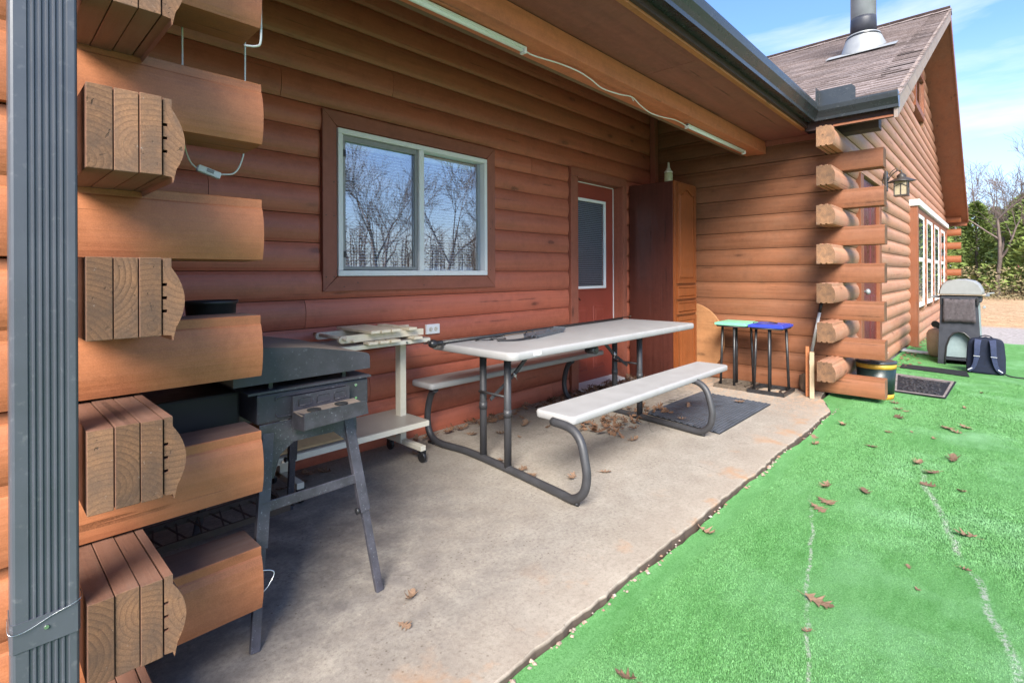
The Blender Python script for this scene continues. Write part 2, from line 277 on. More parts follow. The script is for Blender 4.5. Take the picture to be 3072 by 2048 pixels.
def turf(nm='artificial_turf', isl=False):
    s = NT(nm); v = s.coord(rnd=False); a = s.noise(v, 0.9, 5, 0.6); b = s.noise(s.coord((1, 3.2, 1), False), 5.5, 5, 0.65); fz = s.noise(v, 120, 5, 0.85); f2 = s.noise(v, 520, 2, 0.6)
    c = s.mix(s.rng(a, 0.35, 0.68), (0.082, 0.235, 0.066, 1), (0.145, 0.315, 0.125, 1))
    c = s.mix(s.rng(b, 0.35, 0.68, 0, 0.55), c, (0.19, 0.41, 0.165, 1))
    c = s.mix(s.rng(fz, 0.36, 0.62, 0.75, 0.0), c, (0.035, 0.135, 0.028, 1))
    c = s.mix(s.rng(f2, 0.55, 0.75, 0, 0.45), c, (0.28, 0.55, 0.26, 1))
    sx = s.n('ShaderNodeSeparateXYZ'); s.l(v, sx.inputs[0]); X, Y = sx.outputs['X'], sx.outputs['Y']
    wob = s.math('MULTIPLY', s.math('SUBTRACT', s.noise(v, 3.0, 3), 0.5), 0.10)
    def seam(c, x0, y0, x1, y1, w, col, brk, xa, xb):
        k = (y1 - y0) / (x1 - x0)
        d = s.math('ABSOLUTE', s.math('ADD', s.math('SUBTRACT', s.math('SUBTRACT', Y, s.math('MULTIPLY', X, k)), y0 - k * x0), wob))
        mk = s.math('MULTIPLY', s.rng(d, w * 0.3, w, 1, 0), s.rng(s.noise(v, 60, 4, 0.8), 0.44, 0.56)); mk = s.math('MULTIPLY', mk, s.rng(s.noise(v, 2.2, 2), 0.32, 0.45))
        mk = s.math('MULTIPLY', mk, s.math('MULTIPLY', s.rng(X, xa - .1, xa + .1), s.rng(X, xb - .25, xb + .25, 1, 0)))
        return s.mix(s.math('MULTIPLY', mk, brk), c, col)
    c = seam(c, 3.03, 0.723, 1.77, 0.442, 0.010, (0.33, 0.34, 0.31, 1), 0.85, -9, 3.1)
    c = seam(c, 4.0, 0.34, 2.28, -0.03, 0.019, (0.33, 0.35, 0.32, 1), 0.85, -9, 4.1)
    # paler combed patches
    c = s.mix(s.math('MULTIPLY', s.rng(s.noise(v, 1.6, 4, 0.6), 0.5, 0.7, 0, 0.5), s.rng(Y, 1.1, 0.2)), c, (0.24, 0.45, 0.25, 1))
    h = s.math('ADD', fz, s.math('MULTIPLY', f2, 0.6)); h = s.math('ADD', h, s.math('MULTIPLY', b, 1.5)); s.bump(h, 0.7, 0.008)
    if isl:
        g = s.n('ShaderNodeNewGeometry'); hs = s.n('ShaderNodeHueSaturation'); s.l(s.rng(g.outputs['Random Per Island'], 0, 1, 0.88, 1.12), hs.inputs['Value']); s.l(c, hs.inputs['Color']); c = hs.outputs[0]
        for l_ in list(s.b.inputs['Normal'].links): s.t.links.remove(l_)
    return s.done(c, 0.9 if not isl else 0.6, spec=0.05 if not isl else 0.2)
m_turf = turf(); m_pile = turf('turf_pile', True)
def ground():
    s = NT('leafy_ground'); v = s.coord(rnd=False); sx = s.n('ShaderNodeSeparateXYZ'); s.l(v, sx.inputs[0])
    b = s.noise(v, 3, 6, 0.75); e = s.noise(v, 14, 5, 0.8)
    lf = s.mix(s.rng(b, 0.35, 0.65), (0.36, 0.22, 0.12, 1), (0.60, 0.43, 0.27, 1)); lf = s.mix(s.rng(e, 0.48, 0.58, 0, 0.8), lf, (0.17, 0.10, 0.06, 1))
    gv = s.mix(s.rng(e, 0.35, 0.65), (0.22, 0.20, 0.20, 1), (0.42, 0.40, 0.40, 1))
    k = s.math('ADD', sx.outputs['X'], s.math('MULTIPLY', b, 1.2)); c = s.mix(s.rng(k, 16.6, 17.4), gv, lf)
    c = s.mix(s.rng(sx.outputs['X'], 30, 60, 0, 0.5), c, (0.20, 0.17, 0.09, 1))
    s.bump(e, 0.8, 0.04); return s.done(c, 0.95, spec=0.1)
m_ground = ground()
def shingle_mat():
    s = NT('asphalt_shingle'); v = s.coord(rnd=False); n = s.noise(v, 60, 4, 0.8); e = s.noise(v, 2.5, 5, 0.6)
    oi = s.n('ShaderNodeObjectInfo'); c = s.mix(s.rng(n, 0.35, 0.65), (0.13, 0.10, 0.092, 1), (0.26, 0.215, 0.205, 1))
    at = s.n('ShaderNodeAttribute'); at.attribute_name = 'tone'
    hs = s.n('ShaderNodeHueSaturation'); s.l(s.math('MULTIPLY', s.rng(oi.outputs['Random'], 0, 1, 0.78, 1.2), s.rng(e, 0.3, 0.7, 0.85, 1.12)), hs.inputs['Value']); s.l(c, hs.inputs['Color'])
    s.bump(n, 0.5, 0.004); return s.done(hs.outputs[0], 0.9, spec=0.2)
m_shingle = shingle_mat()
def leafmat(name, c1, c2):
    s = NT(name); tcn = s.n('ShaderNodeTexCoord'); v = s.coord((1, 1, 1)); n = s.noise(v, 2.2, 4, 0.6); g = s.n('ShaderNodeNewGeometry')
    c = s.mix(s.rng(n, 0.3, 0.7), c1, c2); c = s.mix(s.rng(g.outputs['Random Per Island'], 0, 1, 0, 0.6), c, scl(c2, 1.5))
    s.done(c, 0.7, spec=0.2); return s.m
m_cedar = leafmat('cedar_foliage', (0.065, 0.100, 0.022, 1), (0.17, 0.22, 0.060, 1))
m_brush = leafmat('dry_brush', (0.10, 0.095, 0.040, 1), (0.20, 0.155, 0.085, 1))

# ------------------------------------------------------------------ geometry helpers
class MB:
    def __init__(s): s.v = []; s.f = []; s.mi = []; s.sm = []
    def add(s, vs, fs, mi=0, sm=False):
        o = len(s.v); s.v += [tuple(p) for p in vs]
        for q in fs: s.f.append([o + i for i in q]); s.mi.append(mi if not isinstance(mi, list) else mi[0]); s.sm.append(sm)
    def box(s, x0, x1, y0, y1, z0, z1, mi=0):
        s.add([(x, y, z) for x in (x0, x1) for y in (y0, y1) for z in (z0, z1)], [(0, 1, 3, 2), (4, 6, 7, 5), (0, 4, 5, 1), (2, 3, 7, 6), (0, 2, 6, 4), (1, 5, 7, 3)], mi)
    def hexa(s, p, mi=0):   # p: 4 bottom + 4 top points in ring order
        s.add(p, [(3, 2, 1, 0), (4, 5, 6, 7), (0, 1, 5, 4), (1, 2, 6, 5), (2, 3, 7, 6), (3, 0, 4, 7)], mi)
    def obox(s, c, ax, ay, az, mi=0):  # centre, half vectors
        c, ax, ay, az = map(Vector, (c, ax, ay, az))
        s.hexa([c - ax - ay - az, c + ax - ay - az, c + ax + ay - az, c - ax + ay - az, c - ax - ay + az, c + ax - ay + az, c + ax + ay + az, c - ax + ay + az], mi)
    def bar(s, a, b, w, t, up=(0, 0, 1), mi=0):
        a, b, up = Vector(a), Vector(b), Vector(up); d = (b - a); n = d.normalized(); sx = n.cross(up).normalized(); ty = sx.cross(n).normalized()
        s.obox((a + b) / 2, d / 2, sx * w / 2, ty * t / 2, mi)
    def tube(s, pts, r, n=8, mi=0, cap=True, sm=True):
        pts = [Vector(p) for p in pts]; rs = r if isinstance(r, (list, tuple)) else [r] * len(pts); vs = []; fs = []
        t0 = (pts[1] - pts[0]).normalized(); ref = Vector((0, 0, 1)) if abs(t0.z) < 0.9 else Vector((1, 0, 0)); nx = t0.cross(ref).normalized(); prev = t0
        for i, p in enumerate(pts):
            t = ((pts[min(i + 1, len(pts) - 1)] - pts[max(i - 1, 0)])).normalized()
            q = prev.rotation_difference(t); nx = (q @ nx).normalized(); prev = t; ny = t.cross(nx)
            for k in range(n):
                a = 2 * math.pi * k / n; vs.append(p + (nx * math.cos(a) + ny * math.sin(a)) * rs[i])
        for i in range(len(pts) - 1):
            for k in range(n): fs.append((i * n + k, i * n + (k + 1) % n, (i + 1) * n + (k + 1) % n, (i + 1) * n + k))
        s.add(vs, fs, mi, sm)
        if cap: o = len(s.v) - len(vs); s.f += [[o + k for k in range(n)][::-1], [o + (len(pts) - 1) * n + k for k in range(n)]]; s.mi += [mi, mi]; s.sm += [False, False]
    def lathe(s, prof, c=(0, 0, 0), n=24, mi=0, sm=True, axis='z'):
        vs = []; fs = []
        for (r, h) in prof:
            for k in range(n):
                a = 2 * math.pi * k / n; q = (r * math.cos(a), r * math.sin(a), h)
                if axis == 'x': q = (q[2], q[0], q[1])
                if axis == 'y': q = (q[0], q[2], q[1])
                vs.append((c[0] + q[0], c[1] + q[1], c[2] + q[2]))
        for i in range(len(prof) - 1):
            for k in range(n): fs.append((i * n + k, i * n + (k + 1) % n, (i + 1) * n + (k + 1) % n, (i + 1) * n + k))
        s.add(vs, fs, mi, sm); o = len(s.v) - len(vs)
        s.f += [[o + k for k in range(n)][::-1], [o + (len(prof) - 1) * n + k for k in range(n)]]; s.mi += [mi, mi]; s.sm += [False, False]
    def prism(s, prof, fn, a0, a1, mi=0, mcap=None, segs=None, sm=False):
        # prof list of 2D, fn(a, p, q)->xyz ; segs optional list of (a, scalefn)
        n = len(prof); st = segs or [(a0, None), (a1, None)]; vs = []
        for a, sf in st:
            for p in prof:
                p2 = sf(p) if sf else p; vs.append(fn(a, p2[0], p2[1]))
        fs = [(i * n + k, i * n + (k + 1) % n, (i + 1) * n + (k + 1) % n, (i + 1) * n + k) for i in range(len(st) - 1) for k in range(n)]
        s.add(vs, fs, mi, sm); o = len(s.v) - len(vs); mc = mi if mcap is None else mcap
        s.f += [[o + k for k in range(n)][::-1], [o + (len(st) - 1) * n + k for k in range(n)]]; s.mi += [mc, mc]; s.sm += [False, False]
    def build(s, name, mat, parent=None, bevel=0, loc=None, fix=True, auto=False):
        me = bpy.data.meshes.new(name); me.from_pydata(s.v, [], s.f)
        for m in (mat if isinstance(mat, (list, tuple)) else [mat]): me.materials.append(m)
        me.polygons.foreach_set('material_index', s.mi); me.polygons.foreach_set('use_smooth', s.sm)
        if fix:
            bm = bmesh.new(); bm.from_mesh(me); bmesh.ops.recalc_face_normals(bm, faces=bm.faces); bm.to_mesh(me); bm.free()
        me.update(); o = bpy.data.objects.new(name, me); COL.objects.link(o)
        if parent: o.parent = parent
        if loc: o.location = loc
        if bevel:
            b = o.modifiers.new('bevel', 'BEVEL'); b.width = bevel; b.segments = 2; b.limit_method = 'ANGLE'; b.angle_limit = math.radians(40); b.harden_normals = False
        return o
def tag(o, label=None, cat=None, group=None, kind=None):
    if label: o['label'] = label
    if cat: o['category'] = cat
    if group: o['group'] = group
    if kind: o['kind'] = kind
    return o
def thing(name, label, cat, loc=(0, 0, 0), rz=0, group=None):
    o = bpy.data.objects.new(name, None); COL.objects.link(o); o.location = loc; o.rotation_euler = (0, 0, rz); o.empty_display_size = 0.1
    return tag(o, label, cat, group)
def one_box(name, mat, parent, b, bevel=0.0, **k):
    m = MB(); m.box(*b); return m.build(name, mat, parent, bevel, **k)
def copy_tree(o, parent=None):
    c = o.copy(); COL.objects.link(c); c.parent = parent
    for ch in o.children: copy_tree(ch, c)
    return c
def smooth_path(pts, n=6):
    P = [Vector(p) for p in pts]; P = [2 * P[0] - P[1]] + P + [2 * P[-1] - P[-2]]; out_ = []
    for i in range(1, len(P) - 2):
        for k in range(n):
            t = k / n; a, b, c, d = P[i - 1], P[i], P[i + 1], P[i + 2]
            out_.append(0.5 * ((2 * b) + (c - a) * t + (2 * a - 5 * b + 4 * c - d) * t * t + (3 * b - a - 3 * c + d) * t ** 3))
    out_.append(P[-2]); return out_
def fillet(pts, r, n=6):
    P = [Vector(p) for p in pts]; o = [P[0]]
    for i in range(1, len(P) - 1):
        a = (P[i - 1] - P[i]); b = (P[i + 1] - P[i]); d = min(r, a.length * .49, b.length * .49); p0 = P[i] + a.normalized() * d; p1 = P[i] + b.normalized() * d
        for k in range(n + 1): t = k / n; o.append(p0 * (1 - t) ** 2 + P[i] * 2 * t * (1 - t) + p1 * t * t)
    o.append(P[-1]); return o

# ------------------------------------------------------------------ ground, slab, turf
GZ = -0.05
m = MB(); N = 40
xs = [-60 + 3 * i for i in range(21)] + [3 + 4 * i for i in range(45)]; ys = [-90 + 5 * i for i in range(37)]
vs = [(x, y, GZ - 0.012 + (0 if x < 14 else max(0, (x - 30)) * 0.006 + 0.05 * math.sin(x * .6 + y) * min(1, (x - 14) / 10))) for x in xs for y in ys]
ny = len(ys); m.add(vs, [(i * ny + j, (i + 1) * ny + j, (i + 1) * ny + j + 1, i * ny + j + 1) for i in range(len(xs) - 1) for j in range(ny - 1)], sm=True)
tag(m.build('ground', m_ground), kind='structure')

_rn = random.Random(12); _E = [_rn.gauss(0, 1) for _ in range(900)]
def _nz(x, f): t = (x + 4) * f; i = int(t); u_ = t - i; u_ = u_ * u_ * (3 - 2 * u_); return _E[i % 900] * (1 - u_) + _E[(i + 1) % 900] * u_
def edge_y(x): return 1.088 + 0.0035 * _nz(x, 3.1) + 0.0028 * _nz(x, 11) + 0.0018 * _nz(x, 31)
m = MB(); n = 240; x0, x1 = -2.2, 5.63
ring_t = []; ring_e = []; ring_b = []; ring_k = []
for i in range(n + 1):
    x = x0 + (x1 - x0) * i / n; e = edge_y(x); j = random.uniform(-.004, .004)
    if x > 5.2: e += (x - 5.2) * 0.35
    ring_k.append((x, e + .05, 0)); ring_t.append((x, e + 0.008 + j, -.001)); ring_e.append((x, e + 0.002 + j, -0.010 + random.uniform(-.004, .004))); ring_b.append((x, e - 0.006 + random.uniform(-.004, .004), -0.13))
vs = ring_k + ring_t + ring_e + ring_b; q = n + 1
m.add(vs, [(a * q + i, a * q + i + 1, (a + 1) * q + i + 1, (a + 1) * q + i) for a in range(3) for i in range(n)])
m.add([ring_k[0], ring_k[-1], (x1, 3.3, 0), (x0, 3.3, 0)], [(0, 1, 2, 3)]) if 0 else m.add(ring_k + [(x1, 3.3, 0), (x0, 3.3, 0)], [tuple(range(n + 3))])
m.add([(5.63, 3.3, 0), (6.2, 3.3, 0), (6.2, 1.32, 0), (5.85, 1.30, 0), (5.63, 1.265, 0), (5.63, 3.3, -.13), (6.2, 3.3, -.13), (6.2, 1.32, -.13), (5.85, 1.30, -.13), (5.63, 1.265, -.13)], [(0, 1, 2, 3, 4), (2, 7, 8, 3), (3, 8, 9, 4)])
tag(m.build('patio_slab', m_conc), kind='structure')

m = MB(); nx = 420; tx0, tx1 = -2.2, 12.5
def turf_edge(x): 
    e = edge_y(x) - 0.006 - 0.016 * max(0, math.sin(x * 3.1 + 0.6)) - 0.003 * math.sin(x * 9.3) - 0.0015 * math.sin(x * 37) - .004 * random.random()
    if x > 5.2: e = min(e + (x - 5.2) * 0.35, 1.27)
    if x > 6.12: e = 1.13
    return e
cols = [0, .02, .1, .3, .6, 1.0, 1.5, 2.2, 3.5, 5, 8, 12]
for i in range(nx + 1):
    x = tx0 + (tx1 - tx0) * i / nx; e = turf_edge(x)
    for j, d in enumerate(cols):
        z = GZ + 0.004 * math.sin(x * 2.3 + d * 3) * min(1, d) + 0.003 * math.sin(x * 5 - d * 6) * min(1, d)
        if j == 0: z = GZ + 0.004
        m.v.append((x, e - d, z + (0.022 if j == 0 else (.014 if j == 1 else 0.004))))
nc = len(cols)
for i in range(nx):
    for j in range(nc - 1): m.f.append([i * nc + j, (i + 1) * nc + j, (i + 1) * nc + j + 1, i * nc + j + 1]); m.mi.append(0); m.sm.append(True)
tf = m.build('artificial_turf', m_turf); tag(tf, kind='structure')
import numpy as np
rg = np.random.default_rng(4); NB = 430000
ux = 1.05 + (rg.random(NB * 2) ** 1.9) * 7.0; uy = 1.075 - rg.random(NB * 2) * (1.20 + .045 * ux)
keep = (uy > -0.03 * ux - .08) & ((ux < 5.2) | (uy < 1.075 + np.minimum((ux - 5.2) * .35, .17))) & ~((ux > 6.6) & (uy > .36) & (ux < 7.95)) & ((ux > 2.6) | (uy > .45 * (2.0 - ux) ) | (ux > 2.0)); ux, uy = ux[keep][:NB], uy[keep][:NB]; nb = len(ux)
hh = rg.uniform(.0025, .005, nb) * (1 + .10 * ux); az = rg.normal(.6, 1.3, nb); ln = rg.uniform(.2, 1.1, nb) * hh; wd = rg.uniform(.0008, .0014, nb) * (1 + .35 * ux); pa = rg.uniform(0, 6.28, nb)
V = np.empty((nb, 3, 3)); zb = GZ + .002 + 0.004 * np.sin(ux * 2.3) * 0
V[:, 0, 0] = ux - wd * np.cos(pa); V[:, 0, 1] = uy - wd * np.sin(pa); V[:, 0, 2] = zb; V[:, 1, 0] = ux + wd * np.cos(pa); V[:, 1, 1] = uy + wd * np.sin(pa); V[:, 1, 2] = zb
V[:, 2, 0] = ux + ln * np.cos(az); V[:, 2, 1] = uy + ln * np.sin(az); V[:, 2, 2] = zb + .002 + hh
me = bpy.data.meshes.new('turf_pile'); me.vertices.add(nb * 3); me.vertices.foreach_set('co', V.ravel()); me.loops.add(nb * 3); me.loops.foreach_set('vertex_index', np.arange(nb * 3, dtype=np.int32)); me.polygons.add(nb); me.polygons.foreach_set('loop_start', np.arange(0, nb * 3, 3, dtype=np.int32)); me.update(calc_edges=True); me.materials.append(m_pile)
ob = bpy.data.objects.new('turf_pile', me); COL.objects.link(ob); tag(ob, 'short green plastic pile of the artificial turf', 'turf', kind='stuff')

# ------------------------------------------------------------------ the cabin
cabin = thing('log_cabin', 'red-brown stained log cabin with covered patio, red door, slider window and a gabled wing', 'log cabin')
P_ = cabin
BZ, BP = 0.19, 0.1845            # real log courses of the wing and corner
def prof_log(z0, h, T=0.125, bul=0.028, tong=True, n=9):
    z1 = z0 + h; p = [(-T, z0)]
    if tong:
        for a, b in ((-T * .78, -T * .64), (-T * .42, -T * .28)): p += [(a, z0), (a, z0 + .009), (b, z0 + .009), (b, z0)]
    p.append((-.004, z0 + .003))
    for i in range(n + 1):
        t = i / n; p.append((0.001 + bul * (math.sin(math.pi * (0.03 + 0.94 * t)) ** 0.62), z0 + 0.004 + t * (h - .036)))
    p += [(0.0, z1 - .027), (0.0, z1 - .0025), (-.003, z1)]
    if tong:
        for a, b in ((-T * .28, -T * .42), (-T * .64, -T * .78)): p += [(a, z1), (a, z1 + .007), (b, z1 + .007), (b, z1)]
    p.append((-T, z1)); return p
def prof_siding(z0, h, bul=0.03, n=9):
    p = [(-.02, z0)]
    for i in range(n + 1):
        t = i / n; p.append((bul * (math.sin(math.pi * (0.02 + 0.955 * t)) ** 0.55) * (1 - .12 * t), z0 + .003 + t * (h - .004)))
    p.append((-.02, z0 + h)); return p
def logx(x0, x1, z0, h, yf, T, mats, name='wall_log', tong=True, bul=.028, parent=P_):
    m = MB(); m.prism(prof_log(0, h, T, bul, tong), lambda a, d, z: (a, yf - d, z), x0, x1, 0, 1); o = m.build(name, mats, parent, loc=(0, 0, z0))
    if len(mats) > 2:
        for pl in o.data.polygons:
            if pl.normal.z > .9: pl.material_index = 2
    return o
def logy(y0, y1, z0, h, xf, T, mats, name='wall_log', sgn=-1, tong=True, bul=.028):
    m = MB(); m.prism(prof_log(0, h, T, bul, tong), lambda a, d, z: (xf + sgn * d, a, z), y0, y1, 0, 1); return m.build(name, mats, P_, loc=(0, 0, z0))

# main wall: log siding
YW = 3.20
zs = [1.055 + .182 * k for k in range(-6, 7)] + [2.305 + .192 * k for k in range(5)]
def siding(x0, x1, z0, h, re=False, le=False):
    m = MB(); sc = lambda k: (lambda p: (p[0] * k if p[0] > 0 else p[0], p[1]))
    segs = [(x0, sc(.35) if le else None)] + ([(x0 + .008, sc(.75)), (x0 + .02, None)] if le else []) + ([(x1 - .02, None), (x1 - .008, sc(.75))] if re else []) + [(x1, sc(.35) if re else None)]
    m.prism(prof_siding(0, h), lambda a, d, z: (a, YW - d, z), 0, 0, segs=segs); o = m.build('siding_board', m_siding, P_, loc=(0, 0, z0)); return o
joints = {5: [1.45], 6: [], 12: [2.06], 13: [], 11: [], 3: [3.3], 14: [4.62]}
for i, z in enumerate(zs):
    h = .182 if i < 12 else (.157 if i == 12 else .192); zt = z + h; spans = [(0.34, 5.96)]
    if z > 1.1 and z < 2.1: spans = [(0.34, 1.553), (3.108, 5.96)]
    ns = []
    for a, b in spans:
        if z < 2.2 and b > 4.2: ns += [(a, 4.185), (5.245, b)]
        else: ns.append((a, b))
    fs = []
    for a, b in ns:
        cut = [c for c in {0: [3.9], 5: [1.447], 12: [2.078, 3.6], 13: [1.3], 14: [2.1, 4.609], 2: [1.9], 7: [], 9: [0.9]}.get(i, []) if a < c < b]
        pr = a
        for c in cut: fs.append((pr, c - .0015)); pr = c + .0015
        fs.append((pr, b))
    for a, b in fs: siding(a, b, z, h - .001, re=abs(b - 1.553) < .01 or abs(b - 4.185) < .01, le=abs(a - 3.108) < .01 or abs(a - 5.245) < .01)
one_box('wall_backing', m_darkwood, P_, (-2.2, 1.60, 3.222, 3.3, -.02, 3.3)); one_box('wall_backing', m_darkwood, P_, (3.06, 4.25, 3.222, 3.3, -.02, 3.3))
one_box('wall_backing', m_darkwood, P_, (1.60, 3.06, 3.222, 3.3, -.02, 1.15)); one_box('wall_backing', m_darkwood, P_, (1.60, 3.06, 3.222, 3.3, 2.23, 3.3))
one_box('wall_backing', m_darkwood, P_, (5.20, 6.1, 3.222, 3.3, -.02, 3.3)); one_box('wall_backing', m_darkwood, P_, (4.25, 5.20, 3.222, 3.3, 2.215, 3.3))
one_box('interior_wall', m_room, P_, (-2, 9, 4.4, 4.45, -.02, 2.72)); one_box('attic_floor', m_room, P_, (-2, 6.1, 3.31, 4.4, 2.72, 2.75))

# window
win = tag(bpy.data.objects.new('window', None)); COL.objects.link(win); win.parent = P_
def trimb(x0, x1, z0, z1, mitre):   # four mitred boards
    m = MB(); y0, y1 = 3.158, 3.225; w = .1
    q = {'t': [(x0, z1), (x1, z1), (x1 - w, z1 - w), (x0 + w, z1 - w)], 'b': [(x0, z0), (x1, z0), (x1 - w, z0 + w), (x0 + w, z0 + w)],
         'l': [(x0, z0), (x0, z1), (x0 + w, z1 - w), (x0 + w, z0 + w)], 'r': [(x1, z0), (x1, z1), (x1 - w, z1 - w), (x1 - w, z0 + w)]}[mitre]
    cx = sum(p[0] for p in q) / 4; cz = sum(p[1] for p in q) / 4; q = [(p[0] + (.0012 if p[0] < cx else -.0012), p[1] + (.0012 if p[1] < cz else -.0012)) for p in q]
    m.hexa([(p[0], y0, p[1]) for p in q] + [(p[0], y1, p[1]) for p in q]); o = m.build('trim_board', m_trimx if mitre in 'tb' else m_trim, win, .003); return o
m_trimx = wood('trim_stain_x', (0.25, 0.085, 0.055, 1), 'x', 0.1, 0.2, 0.5)
for k in 'tblr': trimb(1.553, 3.108, 1.103, 2.290, k)
m = MB(); fy0, fy1 = 3.145, 3.235; X0, X1, Z0, Z1 = 1.655, 3.003, 1.205, 2.181
for b in ((X0, X1, Z1 - .035, Z1), (X0, X1, Z0, Z0 + .038), (X0, X0 + .032, Z0 + .038, Z1 - .035), (X1 - .032, X1, Z0 + .038, Z1 - .035), (2.303, 2.348, Z0 + .038, Z1 - .035)):
    m.box(b[0], b[1], fy0, fy1, b[2], b[3])
m.box(X0 + .032, X0 + .04, 3.155, 3.2, Z0 + .038, Z1 - .035); m.box(2.348, 2.358, 3.16, 3.2, Z0 + .038, Z1 - .035)
m.build('frame', m_white, win, .004)
m = MB(); a0, a1, c0, c1 = X0 + .042, 2.301, Z0 + .042, Z1 - .039; w = .022
for b in ((a0, a1, c1 - w * 1.6, c1), (a0, a1, c0, c0 + w), (a0, a0 + w, c0 + w, c1 - w * 1.6), (a1 - w, a1, c0 + w, c1 - w * 1.6)): m.box(b[0], b[1], 3.168, 3.186, b[2], b[3])
m.build('screen_frame', m_greyframe, win, .002)
one_box('latch', m_black, win, (a0, a0 + .02, 3.160, 3.1675, 2.0, 2.045)); one_box('latch', m_black, win, (a0, a0 + .02, 3.160, 3.1675, 1.33, 1.37))
one_box('pane', m_glass, win, (a0 + w, a1 - w, 3.189, 3.193, c0 + w, c1 - w)); one_box('pane', m_glass, win, (2.358, X1 - .032, 3.20, 3.204, c0, c1))
m = MB()
for k in range(38):
    z = c0 + .03 + k * (c1 - c0 - .06) / 38
    for (p, q) in ((a0 + .03, 2.26), (2.372, 2.92)): m.obox(((p + q) / 2, 3.262, z), ((q - p) / 2, 0, 0), (0, .009, .0055), (0, -.0005, .0008))
m.box(a0 + .02, 2.28, 3.24, 3.28, c1 - .05, c1 - .005); m.box(2.36, 2.94, 3.24, 3.28, c1 - .05, c1 - .005)
m.build('blind', m_blind, win)
m = MB(); m.box(1.6, 3.06, 3.33, 3.34, 1.16, 2.22); m.build('room_behind', m_room, win)
m = MB()
for i in range(4): m.tube(smooth_path([(2.40, 3.225, 1.27 - .008 * i), (2.55, 3.225, 1.235 + .01 * i), (2.70, 3.225, 1.26 - .012 * i), (2.9, 3.225, 1.268 - .006 * i)], 4), .006, 5)
m.build('bent_slat', m_blind, win)
def screws(parent, pts, mat=None, r=.004, ax='y'):
    for p in pts:
        m = MB(); m.lathe([(r, -.001), (r, .0015)], (0, 0, 0), 8, axis=ax); m.build('screw', mat or m_rust, parent, loc=p)
screws(win, [(1.575, 3.157, 1.6), (1.63, 3.157, 1.6), (1.63, 3.157, 1.82), (1.575, 3.157, 1.2), (1.63, 3.157, 1.2), (1.7, 3.157, 1.135), (1.8, 3.157, 1.16), (2.35, 3.157, 1.135), (3.05, 3.157, 1.6), (3.05, 3.157, 1.25)])

m_slatd = plain('blind_slat_grey', (0.22, 0.22, 0.24, 1), 0.5, var=0.03, bump=0)
# door
DY = 3.28
door = bpy.data.objects.new('door', None); COL.objects.link(door); door.parent = P_
m = MB(); m.box(4.31, 5.155, DY, DY + .045, .03, 1.05); m.box(4.31, 5.155, DY, DY + .045, 2.03, 2.205); m.box(4.31, 4.375, DY, DY + .045, 1.05, 2.03); m.box(4.985, 5.155, DY, DY + .045, 1.05, 2.03)
m.build('door_leaf', m_door, door, .002)
for (a, b) in ((4.42, 4.64), (4.74, 4.965)):
    for (c, d) in ((.16, .86),):
        m = MB()
        m.hexa([(a, DY + .001, c), (b, DY + .001, c), (b, DY + .001, d), (a, DY + .001, d), (a + .012, DY - .007, c + .012), (b - .012, DY - .007, c + .012), (b - .012, DY - .007, d - .012), (a + .012, DY - .007, d - .012)])
        i = .035; m.hexa([(a + i, DY - .0065, c + i), (b - i, DY - .0065, c + i), (b - i, DY - .0065, d - i), (a + i, DY - .0065, d - i), (a + i + .015, DY - .012, c + i + .015), (b - i - .015, DY - .012, c + i + .015), (b - i - .015, DY - .012, d - i - .015), (a + i + .015, DY - .012, d - i - .015)])
        m.build('door_panel', m_door, door)
m = MB()
for b in ((4.375, 4.985, 2.0, 2.03), (4.375, 4.985, 1.05, 1.078), (4.375, 4.398, 1.078, 2.0), (4.962, 4.985, 1.078, 2.0)): m.box(b[0], b[1], DY - .014, DY + .01, b[2], b[3])
m.build('window_frame', m_white, door, .002)
m = MB()
for b in ((4.36, 5.0, 2.031, 2.05), (4.36, 5.0, 1.03, 1.049), (4.355, 4.374, 1.03, 2.05), (4.986, 5.005, 1.03, 2.05)): m.box(b[0], b[1], DY - .008, DY + .01, b[2], b[3])
m.build('glazing_bead', m_door, door, .002)
one_box('pane', m_glassd, door, (4.398, 4.962, DY + .002, DY + .005, 1.078, 2.0))
for k in range(44):
    z = 1.09 + k * .0208; mm = MB(); 
    if k == 0: mm.obox((0, 0, 0), (.275, 0, 0), (0, -.004, .0050), (0, -.0008, -.0005)); slat = mm.build('blind_slat', m_slatd, door, loc=(4.68, DY + .022, z))
    else: c = slat.copy(); COL.objects.link(c); c.location = (4.68, DY + .022, z)
one_box('room_behind', m_room, door, (4.33, 5.13, DY + .05, DY + .06, 1.0, 2.1))
m = MB(); m.tube([(4.40, DY - .006, .98), (4.45, DY - .02, .955), (4.50, DY - .006, .93)], .004, 6); m.build('scuff_mark', m_slot, door)
fr = bpy.data.objects.new('door_frame', None); COL.objects.link(fr); fr.parent = P_
one_box('trim_board', m_trim, fr, (4.185, 4.29, 3.155, 3.225, 0.0, 2.215), .003); one_box('trim_board', m_trim, fr, (5.17, 5.245, 3.150, 3.225, 0.0, 2.215), .003)
one_box('trim_board', m_trimx, fr, (4.185, 5.245, 3.152, 3.225, 2.2165, 2.30), .003)
one_box('jamb', m_trim, fr, (4.291, 4.309, 3.16, 3.34, 0.0, 2.2)); one_box('jamb', m_trim, fr, (5.157, 5.169, 3.16, 3.34, 0.0, 2.2)); one_box('jamb', m_trimx, fr, (4.31, 5.156, 3.16, 3.34, 2.206, 2.2160))
m = MB(); m.box(4.312, 5.150, DY - .006, DY - .001, 2.193, 2.203); m.build('weatherstrip', m_white, fr); m = MB(); m.box(5.146, 5.154, DY - .008, DY - .001, .05, 2.192); m.build('weatherstrip', m_white, fr)
